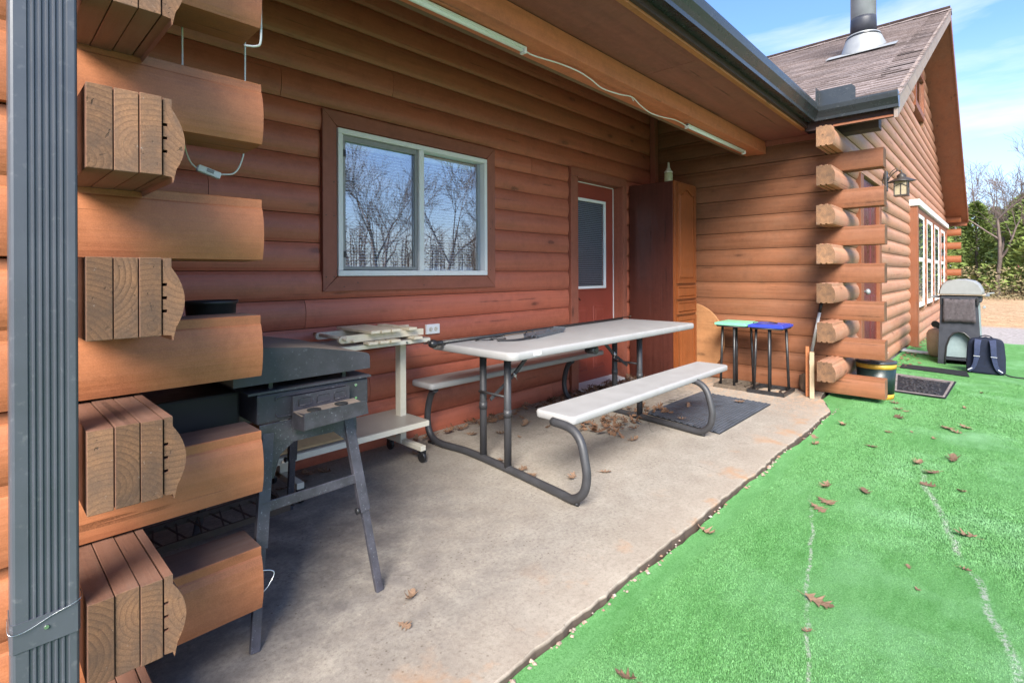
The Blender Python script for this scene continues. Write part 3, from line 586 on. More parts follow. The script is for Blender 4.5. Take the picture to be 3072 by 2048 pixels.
m = MB(); m.hexa([(4.30, 3.12, 0.003), (5.165, 3.12, .003), (5.165, 3.33, .003), (4.30, 3.33, .003), (4.30, 3.14, .02), (5.165, 3.14, .02), (5.165, 3.33, .055), (4.30, 3.33, .055)]); m.build('threshold', m_whited, fr, .002)

# corner trim and frieze
one_box('corner_trim', m_trim, P_, (5.82, 5.915, 3.10, 3.165, 2.24, 3.25), .003)

# wing wall (faces the patio) and the projecting log ends
XW = 5.96
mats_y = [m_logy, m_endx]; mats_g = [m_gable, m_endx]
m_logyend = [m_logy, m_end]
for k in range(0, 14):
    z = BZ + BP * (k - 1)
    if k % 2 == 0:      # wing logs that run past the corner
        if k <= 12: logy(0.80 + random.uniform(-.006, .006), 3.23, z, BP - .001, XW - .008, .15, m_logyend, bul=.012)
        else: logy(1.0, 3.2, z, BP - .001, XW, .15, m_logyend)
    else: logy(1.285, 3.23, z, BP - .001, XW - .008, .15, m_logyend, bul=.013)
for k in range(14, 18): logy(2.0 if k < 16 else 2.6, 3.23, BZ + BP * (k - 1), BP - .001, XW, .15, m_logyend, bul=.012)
m = MB(); m.prism(prof_log(0, BP, .15, .012, False), lambda a, d, z: (5.95 - d, a, z), .84, 1.9); o = m.build('header_log', m_darkwood, P_, loc=(0, 0, BZ + BP * 13 + .002))

# gable wall
YG = 1.14; Xc, ZR, SL = 12.33, 6.02, 0.48
bumpx0, bumpx1 = 10.95, 17.35
for k in range(0, 32):
    z = BZ + BP * (k - 1); zm = z + BP * .5; hw = (ZR - .14 - zm) / SL; x1 = min(18.9, Xc + hw); x0 = max(6.115, Xc - hw)
    if k % 2 == 1 and k <= 13: x0 = 5.50 + random.uniform(-.005, .005)
    if x1 - x0 < .1: continue
    spans = [(x0, x1)]
    def cut(sp, a, b):
        r_ = []
        for p, q in sp:
            if q <= a or p >= b: r_.append((p, q))
            else:
                if p < a - .02: r_.append((p, a))
                if q > b + .02: r_.append((b, q))
        return r_
    if z + BP > -.05 and z < 2.30: spans = cut(spans, 6.62, 7.94)
    if z + BP > -.05 and z < 2.36: spans = cut(spans, 11.0, bumpx1)
    if z + BP > 4.2 and z < 5.05: spans = cut(spans, 11.62, 13.04)
    for p, q in spans: logx(p, q, z, BP - .001, YG, .125, mats_g)
    if k % 2 == 0 and k <= 14 :
        m = MB(); m.prism(prof_log(0, BP, .15, .028, False), lambda a, d, z: (18.9 - .15 - d, a, z), .80, 1.26, 0, 1); m.build('wall_log', [wood('log_far_orange', (0.20, 0.068, 0.026, 1), 'y', .1, .2) if 'log_far_orange' not in bpy.data.materials else bpy.data.materials['log_far_orange'], m_endx], P_, loc=(0, 0, z))
one_box('wall_core', m_room, P_, (6.12, 6.6, 1.27, 1.33, 0, 2.6)); one_box('wall_core', m_room, P_, (7.95, 10.98, 1.27, 1.33, 0, 2.6))

# back door in the gable wall
bd = bpy.data.objects.new('door', None); COL.objects.link(bd); bd.parent = P_
one_box('door_leaf', m_doord, bd, (6.79, 7.77, 1.130, 1.25, 0, 2.28), .002)
for (a, b, c, d) in ((6.92, 7.26, .2, .95), (7.34, 7.66, .2, .95), (6.92, 7.26, 1.1, 2.05), (7.34, 7.66, 1.1, 2.05)):
    m = MB(); m.hexa([(a, 1.1305, c), (b, 1.1305, c), (b, 1.1305, d), (a, 1.1305, d), (a + .03, 1.122, c + .03), (b - .03, 1.122, c + .03), (b - .03, 1.122, d - .03), (a + .03, 1.122, d - .03)]); m.build('door_panel', m_doord, bd)
one_box('trim_board', m_trimo, bd, (6.62, 6.78, 1.095, 1.26, -.04, 2.29), .003); one_box('trim_board', m_trimo, bd, (7.78, 7.94, 1.095, 1.26, -.04, 2.29), .003)
m = MB(); m.box(6.62, 7.94, 1.09, 1.26, 2.2915, 2.36); m.build('trim_board', m_gable, bd, .003)
m = MB(); m.lathe([(.012, 0), (.012, -.03), (.03, -.04), (.032, -.06), (.015, -.075)], (6.88, 1.130, 1.0), 14, axis='y'); m.build('door_knob', m_galv, bd)

# bumped-out window group of the gable wall
bay = bpy.data.objects.new('window_group', None); COL.objects.link(bay); bay.parent = P_
YB = 1.035
one_box('corner_board', m_trimo, bay, (bumpx0, bumpx0 + .05, YB - .02, 1.26, -.045, 2.33), .003)
one_box('corner_board', m_trimo, bay, (bumpx0 + .051, bumpx0 + .17, YB - .02, YB + .01, -.045, 2.33), .003)
one_box('corner_board', m_trimo, bay, (bumpx1, bumpx1 + .05, YB - .02, 1.26, -.045, 2.33), .003)
one_box('header_board', m_whited, bay, (bumpx0 - .03, bumpx1 + .1, YB - .05, 1.13, 2.335, 2.44), .004)
one_box('header_board', m_trimo, bay, (bumpx0 + .17, bumpx1, YB - .01, 1.13, 2.22, 2.33), .004)
wins = [(11.11, 11.98), (12.50, 13.52), (14.05, 15.07), (15.60, 16.65)]
k = 0
while True:   # log siding under and between
    z = -.045 + .184 * k; k += 1
    if z > 2.2: break
    e = [bumpx0 + .18] + [v for w_ in wins for v in (w_[0] - .09, w_[1] + .09)] + [bumpx1]
    sp = [(e[0], e[-1])] if z + .184 < .62 else [(e[i], e[i + 1]) for i in range(0, len(e), 2)]
    for a, b in sp:
        if b - a > .03: logx(a, b, z, .183, YB + .025, .06, [m_gable, m_endx], 'siding_board', False, parent=P_)
for (a, b) in wins:
    w_ = bpy.data.objects.new('window', None); COL.objects.link(w_); w_.parent = P_
    for q in (a - .088, b + .035): one_box('trim_board', m_trimo, w_, (q, q + .053, YB - .015, YB + .1, .60, 2.215), .003)
    m = MB(); y0, y1 = YB - .017, YB + .08
    for bb in ((a - .034, b + .034, 2.15, 2.215), (a - .034, b + .034, .61, .69), (a - .034, a + .045, .69, 2.15), (b - .045, b + .034, .69, 2.15), (a + .045, b - .045, 1.40, 1.47)): m.box(bb[0], bb[1], y0, y1, bb[2], bb[3])
    m.build('frame', m_white, w_, .004)
    one_box('pane', m_glassf, w_, (a + .045, b - .045, YB - .012, YB - .010, 1.47, 2.15)); one_box('pane', m_glassf, w_, (a + .045, b - .045, YB - .008, YB - .006, .69, 1.40))
    one_box('room_behind', m_room, w_, (a, b, YB + .12, YB + .13, .66, 2.18))
gw = bpy.data.objects.new('window', None); COL.objects.link(gw); gw.parent = P_
for b in ((11.62, 11.74, 4.2, 5.06), (12.92, 13.04, 4.2, 5.06), (11.742, 12.918, 4.2, 4.32), (11.742, 12.918, 4.94, 5.06)): one_box('trim_board', m_trimo, gw, (b[0], b[1], 1.095, 1.2, b[2], b[3]), .003)
one_box('pane', m_glass, gw, (11.74, 12.92, 1.13, 1.135, 4.32, 4.94)); one_box('room_behind', m_room, gw, (11.74, 12.92, 1.2, 1.21, 4.3, 4.96))

# wing roof: deck, soffit, rake boards, fascia, shingles
RY0, RY1 = .655, 9.0; EX = 5.60
def zr(x): return ZR - SL * abs(x - Xc)
rf = bpy.data.objects.new('wing_roof', None); COL.objects.link(rf); rf.parent = P_
FX = 19.06
for s_, xe in ((-1, EX), (1, FX)):
    m = MB(); th = .05
    xf_, xe = xe, (6.16 if s_ < 0 else xe)
    if s_ < 0: m.hexa([(6.159, RY0 + .02, zr(6.159) - .03 - th), (xf_, RY0 + .02, zr(xf_) - .03 - th), (xf_, 1.42, zr(xf_) - .03 - th), (6.159, 1.42, zr(6.159) - .03 - th), (6.159, RY0 + .02, zr(6.159) - .03), (xf_, RY0 + .02, zr(xf_) - .03), (xf_, 1.42, zr(xf_) - .03), (6.159, 1.42, zr(6.159) - .03)])
    m.hexa([(Xc, RY0 + .02, ZR - .03 - th), (xe, RY0 + .02, zr(xe) - .03 - th), (xe, RY1, zr(xe) - .03 - th), (Xc, RY1, ZR - .03 - th), (Xc, RY0 + .02, ZR - .03), (xe, RY0 + .02, zr(xe) - .03), (xe, RY1, zr(xe) - .03), (Xc, RY1, ZR - .03)])
    m.build('roof_deck', m_darkwood, rf); xe = xf_
    m = MB(); m.hexa([(Xc, RY0 + .03, ZR - .20), (xe, RY0 + .03, zr(xe) - .20), (xe, 1.15, zr(xe) - .20), (Xc, 1.15, ZR - .20), (Xc, RY0 + .03, ZR - .19), (xe, RY0 + .03, zr(xe) - .19), (xe, 1.15, zr(xe) - .19), (Xc, 1.15, ZR - .19)])
    m.build('soffit', m_soffitg, rf)
    half = (Xc + xe) / 2
    for (p, q) in ((Xc, half), (half, xe)):
        m = MB(); g = .002 if p < q else -.002
        p2, q2 = p + g, q - g; m.hexa([(p2, RY0, zr(p2) - .215), (q2, RY0, zr(q2) - .215), (q2, RY0 + .028, zr(q2) - .215), (p2, RY0 + .028, zr(p2) - .215), (p2, RY0, zr(p2) - .012), (q2, RY0, zr(q2) - .012), (q2, RY0 + .028, zr(q2) - .012), (p2, RY0 + .028, zr(p2) - .012)])
        m.build('rake_board', m_rake if s_ < 0 else m_trimo, rf, .003)
one_box('eave_board', m_trimo, rf, (FX - .035, FX, RY0 + .03, 1.3, 2.50, 2.70), .003)
# shingles: nearest 300 tabs one by one, the rest joined
EXP = .145; cth = 1 / math.hypot(1, SL); TW = .305
def tabmesh(var):
    m = MB(); w = TW / 2 - .002; l = EXP + .03; t = .012 + .006 * var
    m.hexa([(-w, 0, 0), (w, 0, 0), (w, l, 0), (-w, l, 0), (-w, 0, t), (w, 0, t), (w, l, .002), (-w, l, .002)]); me_o = m.build('shingle', m_shingle, rf); return me_o
protos = [tabmesh(v) for v in (0, .5, 1, 1.6)]
up = Vector((cth, 0, SL * cth)); side = Vector((0, 1, 0)); nrm = Vector((-SL * cth, 0, cth))
rows = int((Xc - EX) / cth / EXP)
tabs = []
for r_ in range(rows + 1):
    o = Vector((EX, RY0, zr(EX))) + up * (EXP * r_) + nrm * (-.026)
    ncol = int((RY1 - RY0) / TW); off = (r_ % 3) * .1 + random.uniform(0, .04)
    for c_ in range(-1, ncol): 
        y = off + TW * (c_ + .5)
        if y - TW / 2 < -0.0: y = max(y, TW / 2 - .02)
        if o.x < 6.12 and RY0 + y > 1.52: continue
        tabs.append((o + side * y, r_, y))
vis = [t for t in tabs if t[0].y < 3.6]; vis.sort(key=lambda t: (t[0] - Vector((0, 0, H))).length); near = set(id(t) for t in vis[:296])
R3 = Matrix((side, up, -nrm)).transposed()
Rm = Matrix((side * -1, up, nrm)).transposed()
mb = MB(); cnt = 0
for t in tabs:
    v = random.choice((0, 1, 2, 3)); tilt = random.uniform(0, .004)
    if id(t) in near:
        if cnt < 4: ob = protos[cnt]
        else: ob = protos[v].copy(); COL.objects.link(ob)
        ob.matrix_local = Matrix.Translation(t[0] + nrm * tilt) @ Rm.to_4x4(); cnt += 1
    else:
        w = TW / 2 - .002; l = EXP + .03; tt = .012 + .006 * v * .5; p = t[0] + nrm * tilt
        mb.hexa([p + side * a + up * b + nrm * c for a, b, c in ((-w, 0, 0), (w, 0, 0), (w, l, 0), (-w, l, 0), (-w, 0, tt), (w, 0, tt), (w, l, .002), (-w, l, .002))])
for r_ in range(rows + 1):   # far slope
    upf = Vector((-cth, 0, SL * cth)); nf = Vector((SL * cth, 0, cth)); p = Vector((FX, RY0, zr(FX))) + upf * (EXP * r_) - nf * .026
    for c_ in range(int((RY1 - RY0) / .9)):
        y = .45 + .9 * c_; mb.hexa([p + side * (y + a) + upf * b + nf * c for a, b, c in ((-.449, 0, 0), (.449, 0, 0), (.449, .17, 0), (-.449, .17, 0), (-.449, 0, .011), (.449, 0, .011), (.449, .17, .002), (-.449, .17, .002))])
tag(mb.build('shingles', m_shingle, rf), kind='stuff')
m = MB()
for i in range(34):
    y = RY0 - .01 + i * .25
    for s_ in (-1, 1):
        m.hexa([(Xc, y, ZR + .004), (Xc + s_ * .15, y, zr(Xc + .15) + .002), (Xc + s_ * .15, y + .29, zr(Xc + .15)), (Xc, y + .29, ZR + .001), (Xc, y, ZR + .018 + .004 * (i % 3)), (Xc + s_ * .15, y, zr(Xc + .15) + .012), (Xc + s_ * .15, y + .29, zr(Xc + .15) + .008), (Xc, y + .29, ZR + .008)])
m.build('ridge_cap', m_shingle, rf)

# flue pipe
CX, CY = 9.42, 1.52; cz = zr(CX)
fl = bpy.data.objects.new('flue_pipe', None); COL.objects.link(fl); fl.parent = P_
m = MB(); m.lathe([(.165, cz + .25), (.165, cz + 3.2)], (CX, CY, 0), 28); m.build('pipe', m_galv, fl)
m = MB(); m.lathe([(.173, cz + .22), (.168, cz + .42), (.166, cz + .47)], (CX, CY, 0), 28); m.build('soot_band', m_bbqbody, fl)
m = MB(); m.lathe([(.17, cz + .235), (.215, cz + .20), (.235, cz + .17), (.225, cz + .165), (.17, cz + .2)], (CX, CY, 0), 28); m.build('storm_collar', m_gutter, fl)
m = MB(); n = 28; pts = []
for (r_, hh) in ((.285, 0), (.215, .21)):
    for i in range(n):
        a = 2 * math.pi * i / n; x = CX + r_ * math.cos(a); y = CY + r_ * math.sin(a) * (1.0); pts.append((x, y, zr(x) + .02 if hh == 0 else cz + hh))
m.add(pts, [(i, (i + 1) % n, n + (i + 1) % n, n + i) for i in range(n)], sm=True); m.build('cone', m_flash, fl)
m = MB(); p = Vector((CX, CY, cz)); m.obox(p + up * -.22 + nrm * .012, up * .13, side * .44, nrm * .004); m.build('flashing', m_flash, fl, .003)

# patio roof: soffit, beam, fascia, gutter, upper roof
one_box('beam', m_beam, P_, (-2.2, 5.935, 1.843, 1.94, 2.50, 2.627), .004); one_box('beam', m_beam, P_, (-2.2, 5.935, 1.942, 2.052, 2.505, 2.627), .004)
m_beamd = wood('beam_weathered', (0.19, 0.11, 0.065, 1), 'x', 0.1, 0.3, 0.7, weather=.5, wcol=(.16, .12, .085, 1)); one_box('beam', m_beamd, P_, (-2.2, 5.935, 2.055, 2.11, 2.52, 2.63), .003)
for (a, b) in ((-2.2, .9), (.903, 3.33), (3.333, 5.93)): one_box('soffit_panel', m_soffit, P_, (a, b, 1.43, 2.11, 2.632, 2.645))
m = MB(); m.hexa([(-2.2, 2.05, 2.76), (5.95, 2.05, 2.76), (5.95, 3.22, 3.22), (-2.2, 3.22, 3.22), (-2.2, 2.05, 2.78), (5.95, 2.05, 2.78), (5.95, 3.22, 3.24), (-2.2, 3.22, 3.24)]); m.build('soffit_panel', m_soffit, P_); one_box('beam', m_beamd if 0 else m_soffit, P_, (-2.2, 5.93, 2.07, 2.10, 2.646, 2.765))
one_box('frieze_board', m_trim, P_, (5.905, 5.93, 1.31, 1.84, 2.575, 2.630), .002)
m_fasc = wood('fascia_orange', (0.40, 0.15, 0.06, 1), 'x', 0.1, 0.25, 0.55)
one_box('fascia_board', m_fasc, P_, (-2.2, 5.66, 1.395, 1.43, 2.615, 2.78), .002)
one_box('fascia_cladding', m_darkwood, P_, (-2.2, 5.655, 1.37, 1.394, 2.63, 2.79)); one_box('fascia_cladding', m_darkwood, P_, (5.66, 5.685, .68, 1.39, 2.60, 2.79))
m = MB(); m.hexa([(-2.2, 1.39, 2.79), (5.7, 1.39, 2.79), (12.3, 9.0, 5.95), (-2.2, 9.0, 5.95), (-2.2, 1.33, 2.80), (5.7, 1.33, 2.80), (12.3, 9.0, 5.98), (-2.2, 9.0, 5.98)]); m.build('patio_roof', m_shingle, P_)
# K-style gutter profile: (out, z) out measured from the fascia
def gprof(): return [(0, 2.795), (0, 2.672), (.075, 2.665), (.078, 2.69), (.095, 2.715), (.118, 2.745), (.124, 2.785), (.124, 2.80), (.112, 2.80), (.112, 2.79), (.114, 2.755), (.088, 2.72), (.070, 2.695), (.068, 2.678), (.006, 2.682), (.006, 2.795)]
gu = bpy.data.objects.new('gutter', None); COL.objects.link(gu); gu.parent = P_
GYf, GXf = 1.368, 5.655
m = MB(); pr = gprof(); n = len(pr); vs = [(-2.2, GYf - d, z) for d, z in pr] + [(GXf - d, GYf - d, z) for d, z in pr]
m.add(vs, [(k, (k + 1) % n, n + (k + 1) % n, n + k) for k in range(n)] + [tuple(range(n))]); m.build('gutter_run', m_gutter, gu)
m = MB(); vs = [(GXf - d, GYf - d, z) for d, z in pr] + [(GXf - d, .648, z) for d, z in pr]
m.add(vs, [(k, (k + 1) % n, n + (k + 1) % n, n + k) for k in range(n)]); m.build('gutter_run', m_gutter, gu)
m = MB(); cp = pr[:8]; m.add([(GXf - d, .6455, z) for d, z in cp] + [(GXf - d, .6475, z) for d, z in cp], [tuple(range(8)), tuple(range(8, 16))[::-1]] + [(k, (k + 1) % 8, 8 + (k + 1) % 8, 8 + k) for k in range(8)]); m.build('end_cap', m_gutter, gu)
m = MB(); m.add([(GXf - .118, y, z) for y, z in ((1.245, 2.798), (.955, 2.798), (.955, 2.90), (.985, 2.935), (1.245, 2.935))] + [(GXf - .115, y, z) for y, z in ((1.245, 2.798), (.955, 2.798), (.955, 2.90), (.985, 2.935), (1.245, 2.935))], [(0, 1, 2, 3, 4), (9, 8, 7, 6, 5)] + [(k, (k + 1) % 5, 5 + (k + 1) % 5, 5 + k) for k in range(5)]); m.build('splash_guard', m_gutter, gu)
m = MB(); m.hexa([(GXf - .25, 1.2455, 2.798), (GXf - .118, 1.2455, 2.798), (GXf - .118, 1.248, 2.798), (GXf - .25, 1.248, 2.798), (GXf - .235, 1.2455, 2.935), (GXf - .118, 1.2455, 2.935), (GXf - .118, 1.248, 2.935), (GXf - .235, 1.248, 2.935)]); m.build('splash_guard', m_gutter, gu)

# near corner: front wall logs (along x) and side wall logs (along y) with laminated ends
CZ0 = .152; YF = 1.728; XC = .165
mats_x = [m_logx, m_end, m_topx]
for k in range(-1, 14):
    z = CZ0 + BP * k
    if k % 2 == 0: o = logx(-2.2, .637 + random.uniform(-.004, .004), z, BP + .012, YF - .012, .152, mats_x, tong=False, bul=.018)
    else:
        logx(-2.2, .160, z, BP - .002, YF, .152, mats_x, tong=False)
        if True:
            cl = bpy.data.objects.new('corner_log', None); COL.objects.link(cl); cl.parent = P_; cl.location = (0, 0, z)
            xq = XC; ye = 1.40 + random.uniform(-.004, .004)
            for i, w_ in enumerate((.0475, .046, .044)):
                dz = random.uniform(-.0015, .0015); dy = random.uniform(-.003, .003)
                one_box('plank', [m_plankside, m_end], cl, (xq, xq + w_ - .002, ye + dy, 1.87, dz, BP - .004 + dz), .0015)
                o = cl.children[-1]
                for pl in o.data.polygons:
                    if abs(pl.normal.y) > .9: pl.material_index = 1
                xq += w_
            # D-shaped outer piece with three kerf slots
            pz = [(0, 0)]; h = BP - .004
            prof = [(.0, .002), (.0, h)]
            outp = [(.017, h), (.017, h - .022)] + [(.017 + .027 * math.sin(math.pi * t) ** .8, h - .024 - t * (h - .030)) for t in [i / 12 for i in range(1, 12)]] + [(.020, -.012), (.017, .0)]
            inn = [(0, .002)]
            for s_ in (.30, .47, .64): inn += [(0, h * s_), (.0085, h * s_), (.0085, h * s_ + .007), (0, h * s_ + .007)]
            inn += [(0, h)]
            m = MB(); m.prism(inn + outp, lambda a, d, zz: (xq + .001 + d, a, zz), ye + .002, 1.87, 0, 1); m.build('plank', [m_plankside, m_end], cl)
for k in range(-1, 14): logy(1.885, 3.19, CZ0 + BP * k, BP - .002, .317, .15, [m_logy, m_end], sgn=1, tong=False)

# downspout with ribbed face
ds = bpy.data.objects.new('downspout', None); COL.objects.link(ds); ds.parent = P_
m = MB(); a0, a1, yb, yf = .0485, .1525, 1.475, 1.400
def ds_prof(gr=1.0):
    p = [(a0, yb), (a0, yf + .006), (a0 + .003, yf + .002), (a0 + .007, yf)]
    for i in range(6):
        c = a0 + .030 + i * .0108; p += [(c - .0042, yf), (c - .0022, yf + .0032 * gr), (c + .0022, yf + .0032 * gr), (c + .0042, yf)]
    p += [(a1 - .005, yf), (a1 - .002, yf + .002), (a1, yf + .006), (a1, yb)]; return p
m.prism(ds_prof(), lambda a, x, y: (x, y, a), -.04, 2.64); m.build('pipe', m_down, ds)
m = MB(); p = [(a0 - .0015, yb), (a0 - .0015, yf + .004), (a0 + .003, yf - .002), (a1 - .003, yf - .002), (a1 + .0015, yf + .004), (a1 + .0015, yb)]
m.prism(p, lambda a, x, y: (x, y, a), .475, .532); m.build('strap', m_down, ds)
m = MB(); m.tube(smooth_path([(a0 - .004, yf + .03, .535), (a0 - .003, yf - .003, .518), (a0 + .02, yf - .006, .515), (a0 + .06, yf - .004, .528), (a1, yf - .003, .541), (a1 + .004, yf + .03, .55)], 5), .0008, 5); m.build('wire', m_chrome, ds)
m = MB(); m.lathe([(.004, 0), (.004, -.003)], (a0 + .052, yf - .002, .508), 8, axis='y'); m.build('screw', m_chrome, ds)

# ------------------------------------------------------------------ electrical bits
def outlet():
    o = thing('power_outlet', 'white double power outlet on the siding behind the folded chair', 'outlet', (2.436, 3.17, .795))
    one_box('cover_plate', m_white, o, (-.064, .064, -.012, 0.02, -.037, .037), .003)
    for s_ in (-.024, .024):
        m = MB(); m.lathe([(.017, -.0125), (.017, -.015), (.0155, -.016)], (s_, 0, 0), 18, axis='y'); so_ = m.build('socket', m_creammetal, o)
        m = MB(); m.box(s_ - .008, s_ + .001, -.0168, -.016, .005, .008); m.box(s_ - .007, s_, -.0168, -.016, -.008, -.005); m.lathe([(.0025, -.016), (.0025, -.0168)], (s_ + .009, 0, 0), 8, axis='y'); m.build('slots', m_slot, so_)
outlet()
def tube_light(x0, x1, label):
    o = thing('tube_light', label, 'light fixture', (x0, 1.957, 2.497), 0, 'slim tube lights under the beam')
    Ln = x1 - x0; m = MB(); m.box(0, Ln, -.017, .017, -.013, 0); m.build('housing', m_white, o, .002)
    m = MB(); m.tube([(.015, 0, -.018), (Ln - .015, 0, -.018)], .0125, 12); m.build('tube', m_blind, o)
    for p in (0, Ln - .02): one_box('end_cap', m_white, o, (p, p + .02, -.020, .020, -.038, 0), .003)
tube_light(.95, 2.165, 'long white tube light under the porch beam above the window'); tube_light(4.24, 5.60, 'white tube light under the porch beam near the wing wall')
m = MB(); zb = 2.480; cp = [(2.165, 1.957, zb), (2.25, 1.955, zb - .004), (2.45, 1.935, zb + .006), (2.62, 1.915, zb), (2.78, 1.93, zb - .004), (2.95, 1.955, zb - .012), (3.15, 1.945, zb - .004), (3.29, 1.93, zb + .008), (3.45, 1.95, zb - .012), (3.65, 1.975, zb - .018), (3.85, 1.975, zb - .006), (4.02, 1.955, zb + .004), (4.24, 1.957, zb)]
m.tube(smooth_path(cp, 6), .0045, 6); cb = m.build('cable', m_wire); tag(cb, 'white cable sagging between the two tube lights', 'cable')
m = MB(); m.tube(smooth_path([(3.27, 1.935, 2.50), (3.285, 1.925, 2.475), (3.31, 1.93, 2.463), (3.325, 1.94, 2.48)], 5), .002, 5); tag(m.build('cable_clip', m_wire), 'small wire cup hook holding the white cable to the beam', 'hook')
# switch cord hanging behind the projecting logs
o = thing('switch_cord', 'white lamp cord with inline rocker switch draped over the near corner logs', 'cord', (.5, 1.9, 1.5))
m = MB(); m.tube(smooth_path([(-.035, .0, .60), (-.034, 0, .35), (-.033, 0, .20), (-.03, 0, .135), (-.015, -.0, .085), (.005, -.0, .063)], 5), .0028, 6); m.tube(smooth_path([(.155, 0, .6), (.154, 0, .4), (.152, 0, .2), (.145, 0, .12), (.12, -.0, .065), (.075, -.0, .052)], 5), .0028, 6); m.build('cord', m_wire, o)
m = MB(); m.obox((.04, 0, .056), (.034, 0, -.010), (0, .011, 0), (.003, 0, .011)); m.build('switch_body', m_white, o, .004)
m = MB(); m.obox((.042, -.012, .058), (.010, 0, -.003), (0, .002, 0), (.0015, 0, .005)); m.build('rocker', m_greyframe, o)
m = MB(); m.tube(smooth_path([(.640, 1.722, 2.2), (.641, 1.721, 2.05), (.641, 1.724, 1.965), (.630, 1.735, 1.950), (.60, 1.75, 1.948)], 5), .0035, 6); tag(m.build('cord_end', m_wire), 'white cord running down the end of the topmost projecting log', 'cord')

# wall lantern
o = thing('wall_lantern', 'bronze lantern with amber glass hanging from a scrolled bracket on the gable wall', 'lantern', (8.22, 1.09, 2.40))
one_box('back_plate', m_lamp, o, (-.05, .05, -.02, .01, -.13, .13), .008)
m = MB(); m.tube(smooth_path([(0, -.02, .0), (0, -.06, .07), (0, -.12, .12), (0, -.165, .11), (0, -.165, .06)], 6), .007, 8); m.tube(smooth_path([(0, -.02, .02), (0, -.05, .10), (0, -.09, .14), (0, -.115, .15), (0, -.12, .135), (0, -.105, .13)], 6), .005, 6); m.build('bracket', m_lamp, o)
m = MB(); m.lathe([(.012, .09), (.03, .075), (.05, .055), (.05, .045), (.05, .03), (.155, -.02), (.155, -.028), (.03, -.01)], (0, -.165, 0), 4); ro = m.build('lantern_roof', m_lamp, o)
for a in (-1, 1):
    for b in (-1, 1): one_box('corner_post', m_lamp, o, (a * .068 - .006, a * .068 + .006, -.165 + b * .068 - .006, -.165 + b * .068 + .006, -.20, -.02))
m = MB()
for b in ((-.075, .075, -.24, -.09, -.21, -.195),): m.box(*b)
for a in (-1, 1): m.box(a * .0705 - .002, a * .0705 + .002, -.17, -.16, -.195, -.06); m.box(-.005, .005, -.165 + a * .0705 - .002, -.165 + a * .0705 + .002, -.195, -.06)
for a in (-1, 1):
    m.tube(smooth_path([(a * .071, -.23, -.09), (a * .071, -.165, -.06), (a * .071, -.10, -.09)], 4), .004, 5); m.tube(smooth_path([(-.065, -.165 + a * .071, -.09), (0, -.165 + a * .071, -.06), (.065, -.165 + a * .071, -.09)], 4), .004, 5)
m.build('lantern_frame', m_lamp, o)
one_box('glass', m_amber, o, (-.066, .066, -.231, -.099, -.195, -.025))
m = MB(); m.tube([(0, -.165, .13), (0, -.165, .09)], .006, 8); m.build('finial', m_lamp, o)

# ------------------------------------------------------------------ picnic table with attached benches
o = thing('picnic_table', 'long pale grey plastic picnic table with attached benches and dark grey tube legs', 'picnic table', (0, 0, 0))
def rslab(x0, x1, y0, y1, z0, z1, r, name, parent, lip=.008):
    m = MB(); pts = []
    for cx, cy, a0_ in ((x1 - r, y1 - r, 0), (x0 + r, y1 - r, 90), (x0 + r, y0 + r, 180), (x1 - r, y0 + r, 270)):
        for k in range(7): a = math.radians(a0_ + 15 * k); pts.append((cx, cy, math.cos(a), math.sin(a)))
    lv = [(z0, r - .006), (z0 + .006, r), (z1 - .014, r + .001), (z1 - .004, r - .003), (z1, r - .012)]
    n = len(pts); vs = [(c[0] + c[2] * q, c[1] + c[3] * q, z) for z, q in lv for c in pts]
    m.add(vs, [(i * n + k, i * n + (k + 1) % n, (i + 1) * n + (k + 1) % n, (i + 1) * n + k) for i in range(len(lv) - 1) for k in range(n)], sm=True)
    m.f += [[k for k in range(n)][::-1], [(len(lv) - 1) * n + k for k in range(n)]]; m.mi += [0, 0]; m.sm += [False, False]
    return m.build(name, m_plastic, parent)
TZ = .768
top = rslab(2.085, 4.47, 1.985, 2.745, TZ - .048, TZ, .055, 'tabletop', o)
m = MB(); m.box(2.25, 4.3, 2.10, 2.13, TZ - .075, TZ - .049); m.box(2.25, 4.3, 2.60, 2.63, TZ - .075, TZ - .049); m.box(2.9, 3.0, 2.1, 2.6, TZ - .08, TZ - .05); m.build('underside_rib', m_plastic, top)
m = MB(); m.box(2.262, 2.332, 1.9835, 1.9838, TZ - .033, TZ - .011); bdg = m.build('badge', m_white, top)
tcv = bpy.data.curves.new('lettering', 'FONT'); tcv.body = 'LIFETIME'; tcv.size = .0135; tcv.align_x = 'CENTER'; tcv.align_y = 'CENTER'; to = bpy.data.objects.new('lettering', tcv); COL.objects.link(to); tcv.materials.append(m_slot); to.parent = top; to.location = (2.297, 1.983, TZ - .022); to.rotation_euler = (math.radians(90), 0, 0)
bpy.context.view_layer.update(); me = bpy.data.meshes.new_from_object(to.evaluated_get(bpy.context.evaluated_depsgraph_get())); t2 = bpy.data.objects.new('lettering', me); COL.objects.link(t2); t2.parent = top; t2.location = to.location; t2.rotation_euler = to.rotation_euler; bpy.data.objects.remove(to)
rslab(2.21, 4.375, 1.66, 1.935, .40, .445, .035, 'bench', o); rslab(2.20, 4.36, 2.875, 3.125, .405, .448, .035, 'bench', o)
